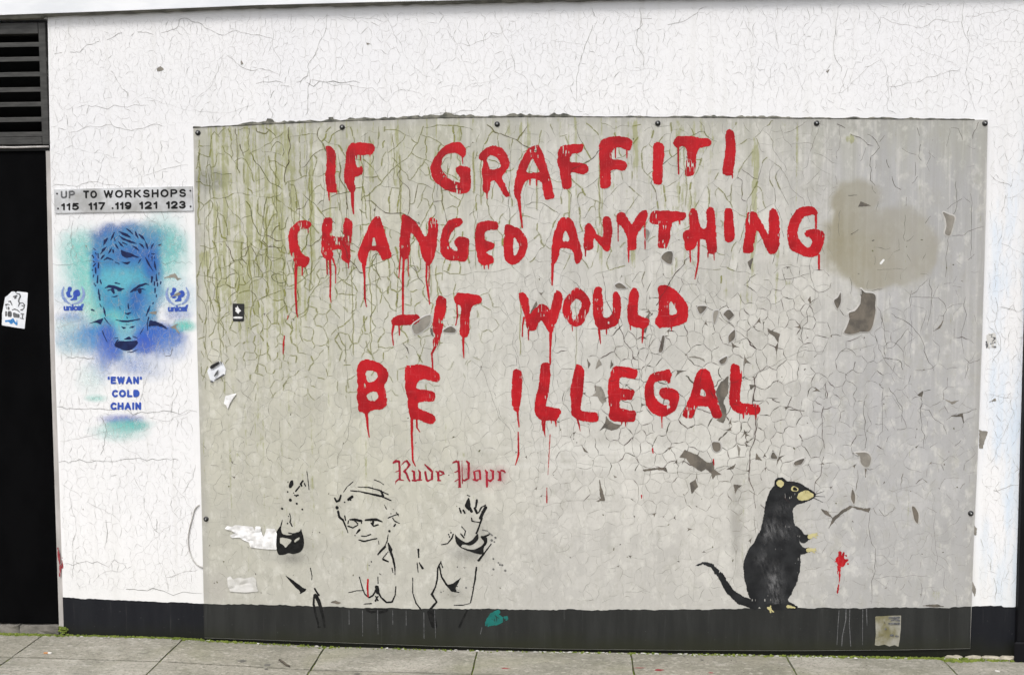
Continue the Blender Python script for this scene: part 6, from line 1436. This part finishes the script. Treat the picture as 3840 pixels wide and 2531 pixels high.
t1 = tag(sheet("torn_poster", M['paper'], 'O', [(370, 850), (392, 825), (440, 832), (470, 815), (560, 825), (640, 832), (655, 870), (665, 828), (715, 830), (725, 900), (745, 930), (770, 850), (850, 850), (872, 900), (862, 1000), (872, 1052), (760, 1050), (620, 1032), (600, 985), (540, 955), (510, 935), (440, 940), (418, 915), (475, 890), (425, 870)], YB - .0020, lift=.007, seed=8), "crumpled strip of white torn paper beside the stencilled left cuff", "paper")
t2 = tag(sheet("torn_poster", M['paperold'], 'O', [(390, 1325), (420, 1308), (450, 1340), (500, 1322), (560, 1332), (640, 1312), (670, 1342), (672, 1400), (692, 1456), (560, 1466), (420, 1456), (398, 1400)], YB - .0018, lift=.0045, seed=11), "greyed torn paper remnant low on the left of the board", "paper")
nt_ = tag(sheet("notice", M['notice'], 'Y', [(440, 205), (700, 200), (1000, 180), (1450, 170), (1440, 700), (1400, 1100), (1350, 1400), (1200, 1330), (1000, 1385), (800, 1310), (560, 1360), (420, 1330), (460, 900)], YB - .0022, lift=.0015, seed=14), "stained square paper notice on the dark band at the right", "notice")
paint("notice_print", M['inkgrey'], nt_, YB - .0062, [], [], ks('Y', ([(980,250),(1360,235)],[34]), ([(1050,350),(1180,320),(1360,350)],[26,34,38]), ([(970,470),(1150,470),(1360,480)],[40,34,38]), ([(1040,930),(1110,930)],[46]), ([(1240,960),(1320,970)],[30]), ([(820,680),(840,690)],[24]), ([(780,400),(800,460)],[18])), rough=.0015, wear=.1, res=.0012)
cb = tag(link("cable", tube([(*un(700 + .38906 * a, 1650 + .38906 * b, -.004)[:1], -.004, un(700 + .38906 * a, 1650 + .38906 * b, -.004)[1]) for a, b in [(118, 622), (95, 640), (70, 680), (45, 780), (22, 870), (13, 940), (15, 1000), (25, 1060), (40, 1110), (65, 1160), (95, 1195), (130, 1218), (172, 1228)]], .0032), M['cable']), "thin grey cable looping out from the left edge of the board", "cable")

# ================================================================== MOSS, FLAKES AND LITTER AT THE FOOT OF THE WALL
def clumps(name, spots, mat, parent):
    V_, F_ = [], []
    for (x, y, z, r, h) in spots:
        b = len(V_); n = 6; a0 = random.random() * 6
        for k in range(n):
            a = a0 + k * 2 * math.pi / n; q = random.uniform(.75, 1.2)
            V_.append((x + r * q * math.cos(a), y + r * q * math.sin(a), z - .003))
        for k in range(n):
            a = a0 + k * 2 * math.pi / n + .5; q = random.uniform(.45, .75)
            V_.append((x + r * q * math.cos(a), y + r * q * math.sin(a), z + h * random.uniform(.6, 1)))
        V_.append((x, y, z + h * 1.15))
        for k in range(n):
            k2 = (k + 1) % n
            F_ += [[b + k, b + k2, b + n + k2, b + n + k], [b + n + k, b + n + k2, b + 2 * n]]
    o = tag(child(name, pydata(name, V_, F_), mat, parent), kind='stuff')
    return o
sp = []
def dens(x):
    return float(np.interp(x, [-1.0, -.75, -.6, -.1, .3, .8, 1.2, 1.6, 2.3, 2.75, 2.9, 3.1, 3.3, 3.45, 3.5, 3.6, 3.75, 3.9], [1.0, .9, .7, .9, .35, .12, .08, .12, .30, .35, .5, .8, .8, .8, 1.0, 1.2, .7, .3]))
x = -1.1
while x < 4.1:
    d = dens(x)
    if random.random() < d:
        yy = (-.006 if x > -.68 else -.012) - abs(random.gauss(0, .007)) - (.022 if x > 3.5 and random.random() < .6 else 0)
        if 0 < x < 3.65: yy -= .010
        sp.append((x, yy, gz(x), random.uniform(.004, .010) * (1 + .4 * (d > .9)), random.uniform(.002, .007)))
    x += random.uniform(.0008, .0034)
for i in range(len(XJ)):                                            # moss in the joints running away from the wall
    if -1 < XJ[i] < 4:
        yy = -.02
        while yy > -.62:
            if random.random() < (.85 if XJ[i] < .2 or XJ[i] > 3.2 else .35):
                sp.append((XJ[i] + random.gauss(0, .0025), yy, gz(XJ[i]) - .0075, random.uniform(.003, .006), random.uniform(.001, .004)))
            yy -= random.uniform(.003, .010)
x = -1.1
while x < 4.1:
    if random.random() < (.75 if x < .2 else .3): sp.append((x, -.292 + random.gauss(0, .003), gz(x) - .008, random.uniform(.003, .006), random.uniform(.001, .004)))
    x += random.uniform(.004, .012)
for k in range(26): sp.append((-.70 + random.gauss(0, .012), random.uniform(-.01, .004), .004 + random.uniform(0, .03), random.uniform(.005, .011), random.uniform(.003, .008)))
clumps("moss", sp, M['moss'], pave)
V_, F_ = [], []
def shard(x, y, z, s, V_, F_):
    b = len(V_); n = 5; a0 = random.random() * 6; tl = random.uniform(-.5, .5); t2_ = random.uniform(-.5, .5)
    for k in range(n):
        a = a0 + k * 2 * math.pi / n; q = s * random.uniform(.5, 1.2)
        px, py = q * math.cos(a), q * .6 * math.sin(a)
        V_.append((x + px, y + py, z + .002 + abs(px * tl * .5 + py * t2_)))
        V_.append((x + px, y + py, z + .0035 + abs(px * tl * .5 + py * t2_)))
    F_.append([b + 2 * k + 1 for k in range(n)])
    for k in range(n): F_.append([b + 2 * k, b + 2 * ((k + 1) % n), b + 2 * ((k + 1) % n) + 1, b + 2 * k + 1])
for _ in range(150):
    x = random.choice([random.uniform(-.6, 3.8), random.uniform(1.3, 3.2)])
    shard(x, -.020 - abs(random.gauss(0, .010)), gz(x), random.uniform(.003, .009) * random.choice([.6, 1, 1.3]), V_, F_)
tag(child("paint_flakes", pydata("paint_flakes", V_, F_), M['flake'], pave), kind='stuff')
for (u, v, s) in [(3760, 2452, .05), (3690, 2447, .045), (3630, 2450, .04), (3570, 2455, .035), (3800, 2462, .04), (3720, 2462, .03), (3545, 2448, .03), (3655, 2462, .028)]:
    x, y = ung(u, v, gz(3.6)); y = max(min(y, -.012), -.06)
    bm = bmesh.new(); bmesh.ops.create_icosphere(bm, subdivisions=2, radius=1)
    for q in bm.verts:
        n_ = 1 + .5 * (vn(q.co.x * 2 + u, q.co.y * 2 + q.co.z * 3, 5) - .5)
        q.co = Vector((q.co.x * s * n_, q.co.y * .016 * n_, q.co.z * .011 * n_))
    me = bpy.data.meshes.new("mortar_lump"); bm.to_mesh(me); bm.free(); me.materials.append(M['mortar'])
    o = link("mortar_lump", me, None, pave); o.location = (x, y, gz(x) + .003); o.rotation_euler = (0, 0, random.uniform(-.15, .15))
V_, F_ = [], []
for _ in range(420):
    x, y = random.uniform(-1.1, 4.0), -abs(random.gauss(0, .16)) - .02
    shard(x, y, gz(x) - .0015, random.uniform(.0012, .0034), V_, F_)
tag(child("grit", pydata("grit", V_, F_), M['grit'], pave), kind='stuff')
# cigarette end
cx, cy = ung(180, 2452, -.006)
ce = tag(empty("cigarette_end", (cx, cy, gz(cx) + .0045)), "cigarette end with an orange filter lying on the paving at the left", "cigarette end")
for nm, a, b, mt in (("filter", -.019, .001, 'tan'), ("paper_stub", .0014, .017, 'cig')):
    o = link(nm, tube([(a, 0, 0), ((a + b) / 2, .0, .0004), (b, .0005, 0)], .0042, nm), M[mt], ce)
tw = []
for (fr, pts, r, lab) in [('M', [(218, 1425), (250, 1448), (285, 1470), (312, 1482)], .0048, "short dark twig on the paving left of the middle joint")]:
    P = [ung(960 + .40353 * a, 1900 + .40353 * b, -.03) for a, b in pts]
    tag(link("twig", tube([(x, y, gz(x) + .005 + .002 * (i % 2)) for i, (x, y) in enumerate(P)], [r, r * 1.1, r, r * .6]), M['twig']), lab, "twig")
def spot(name, u, v, rx, ry, mat, h=.0018):
    x, y = ung(u, v, gz(1.3) if u > 1300 else -.02)
    bm = bmesh.new(); n = 12
    vs = [bm.verts.new((x + rx * math.cos(2 * math.pi * k / n) * random.uniform(.7, 1.2), y + ry * math.sin(2 * math.pi * k / n) * random.uniform(.7, 1.2), gz(x) + .0012)) for k in range(n)]
    c = bm.verts.new((x, y, gz(x) + h + .001))
    for k in range(n): bm.faces.new((vs[k], vs[(k + 1) % n], c))
    me = bpy.data.meshes.new(name); bm.to_mesh(me); bm.free()
    return child(name, me, M[mat], pave)
for u, v, a, b, m_ in [(908, 2473, .020, .016, 'gum'), (1003, 2484, .018, .014, 'gum'), (998, 2499, .010, .009, 'gum'), (1340, 2529, .014, .010, 'gum'), (2632, 2473, .010, .010, 'gum'), (2565, 2460, .006, .006, 'gum'), (3740, 2514, .012, .014, 'flake')]:
    spot("gum_spot", u, v, a, b, m_)
for u, v, a, b in [(1895, 2505, .020, .006), (2470, 2511, .022, .010), (2400, 2503, .03, .004), (2666, 2521, .012, .006)]:
    spot("red_paint_mark", u, v, a, b, 'redrub', .0012)

# ------------------------------------------------------------------ give every one-mesh thing its own origin
for o in [o for o in S.objects if o.type == 'MESH' and o.parent is None and o.get('kind') != 'structure']:
    b_ = [Vector(v) for v in o.bound_box]
    c = Vector(((min(v.x for v in b_) + max(v.x for v in b_)) / 2, (min(v.y for v in b_) + max(v.y for v in b_)) / 2, min(v.z for v in b_)))
    o.data.transform(Matrix.Translation(-c)); o.location = o.location + c
    for ch in o.children: ch.location = ch.location - c
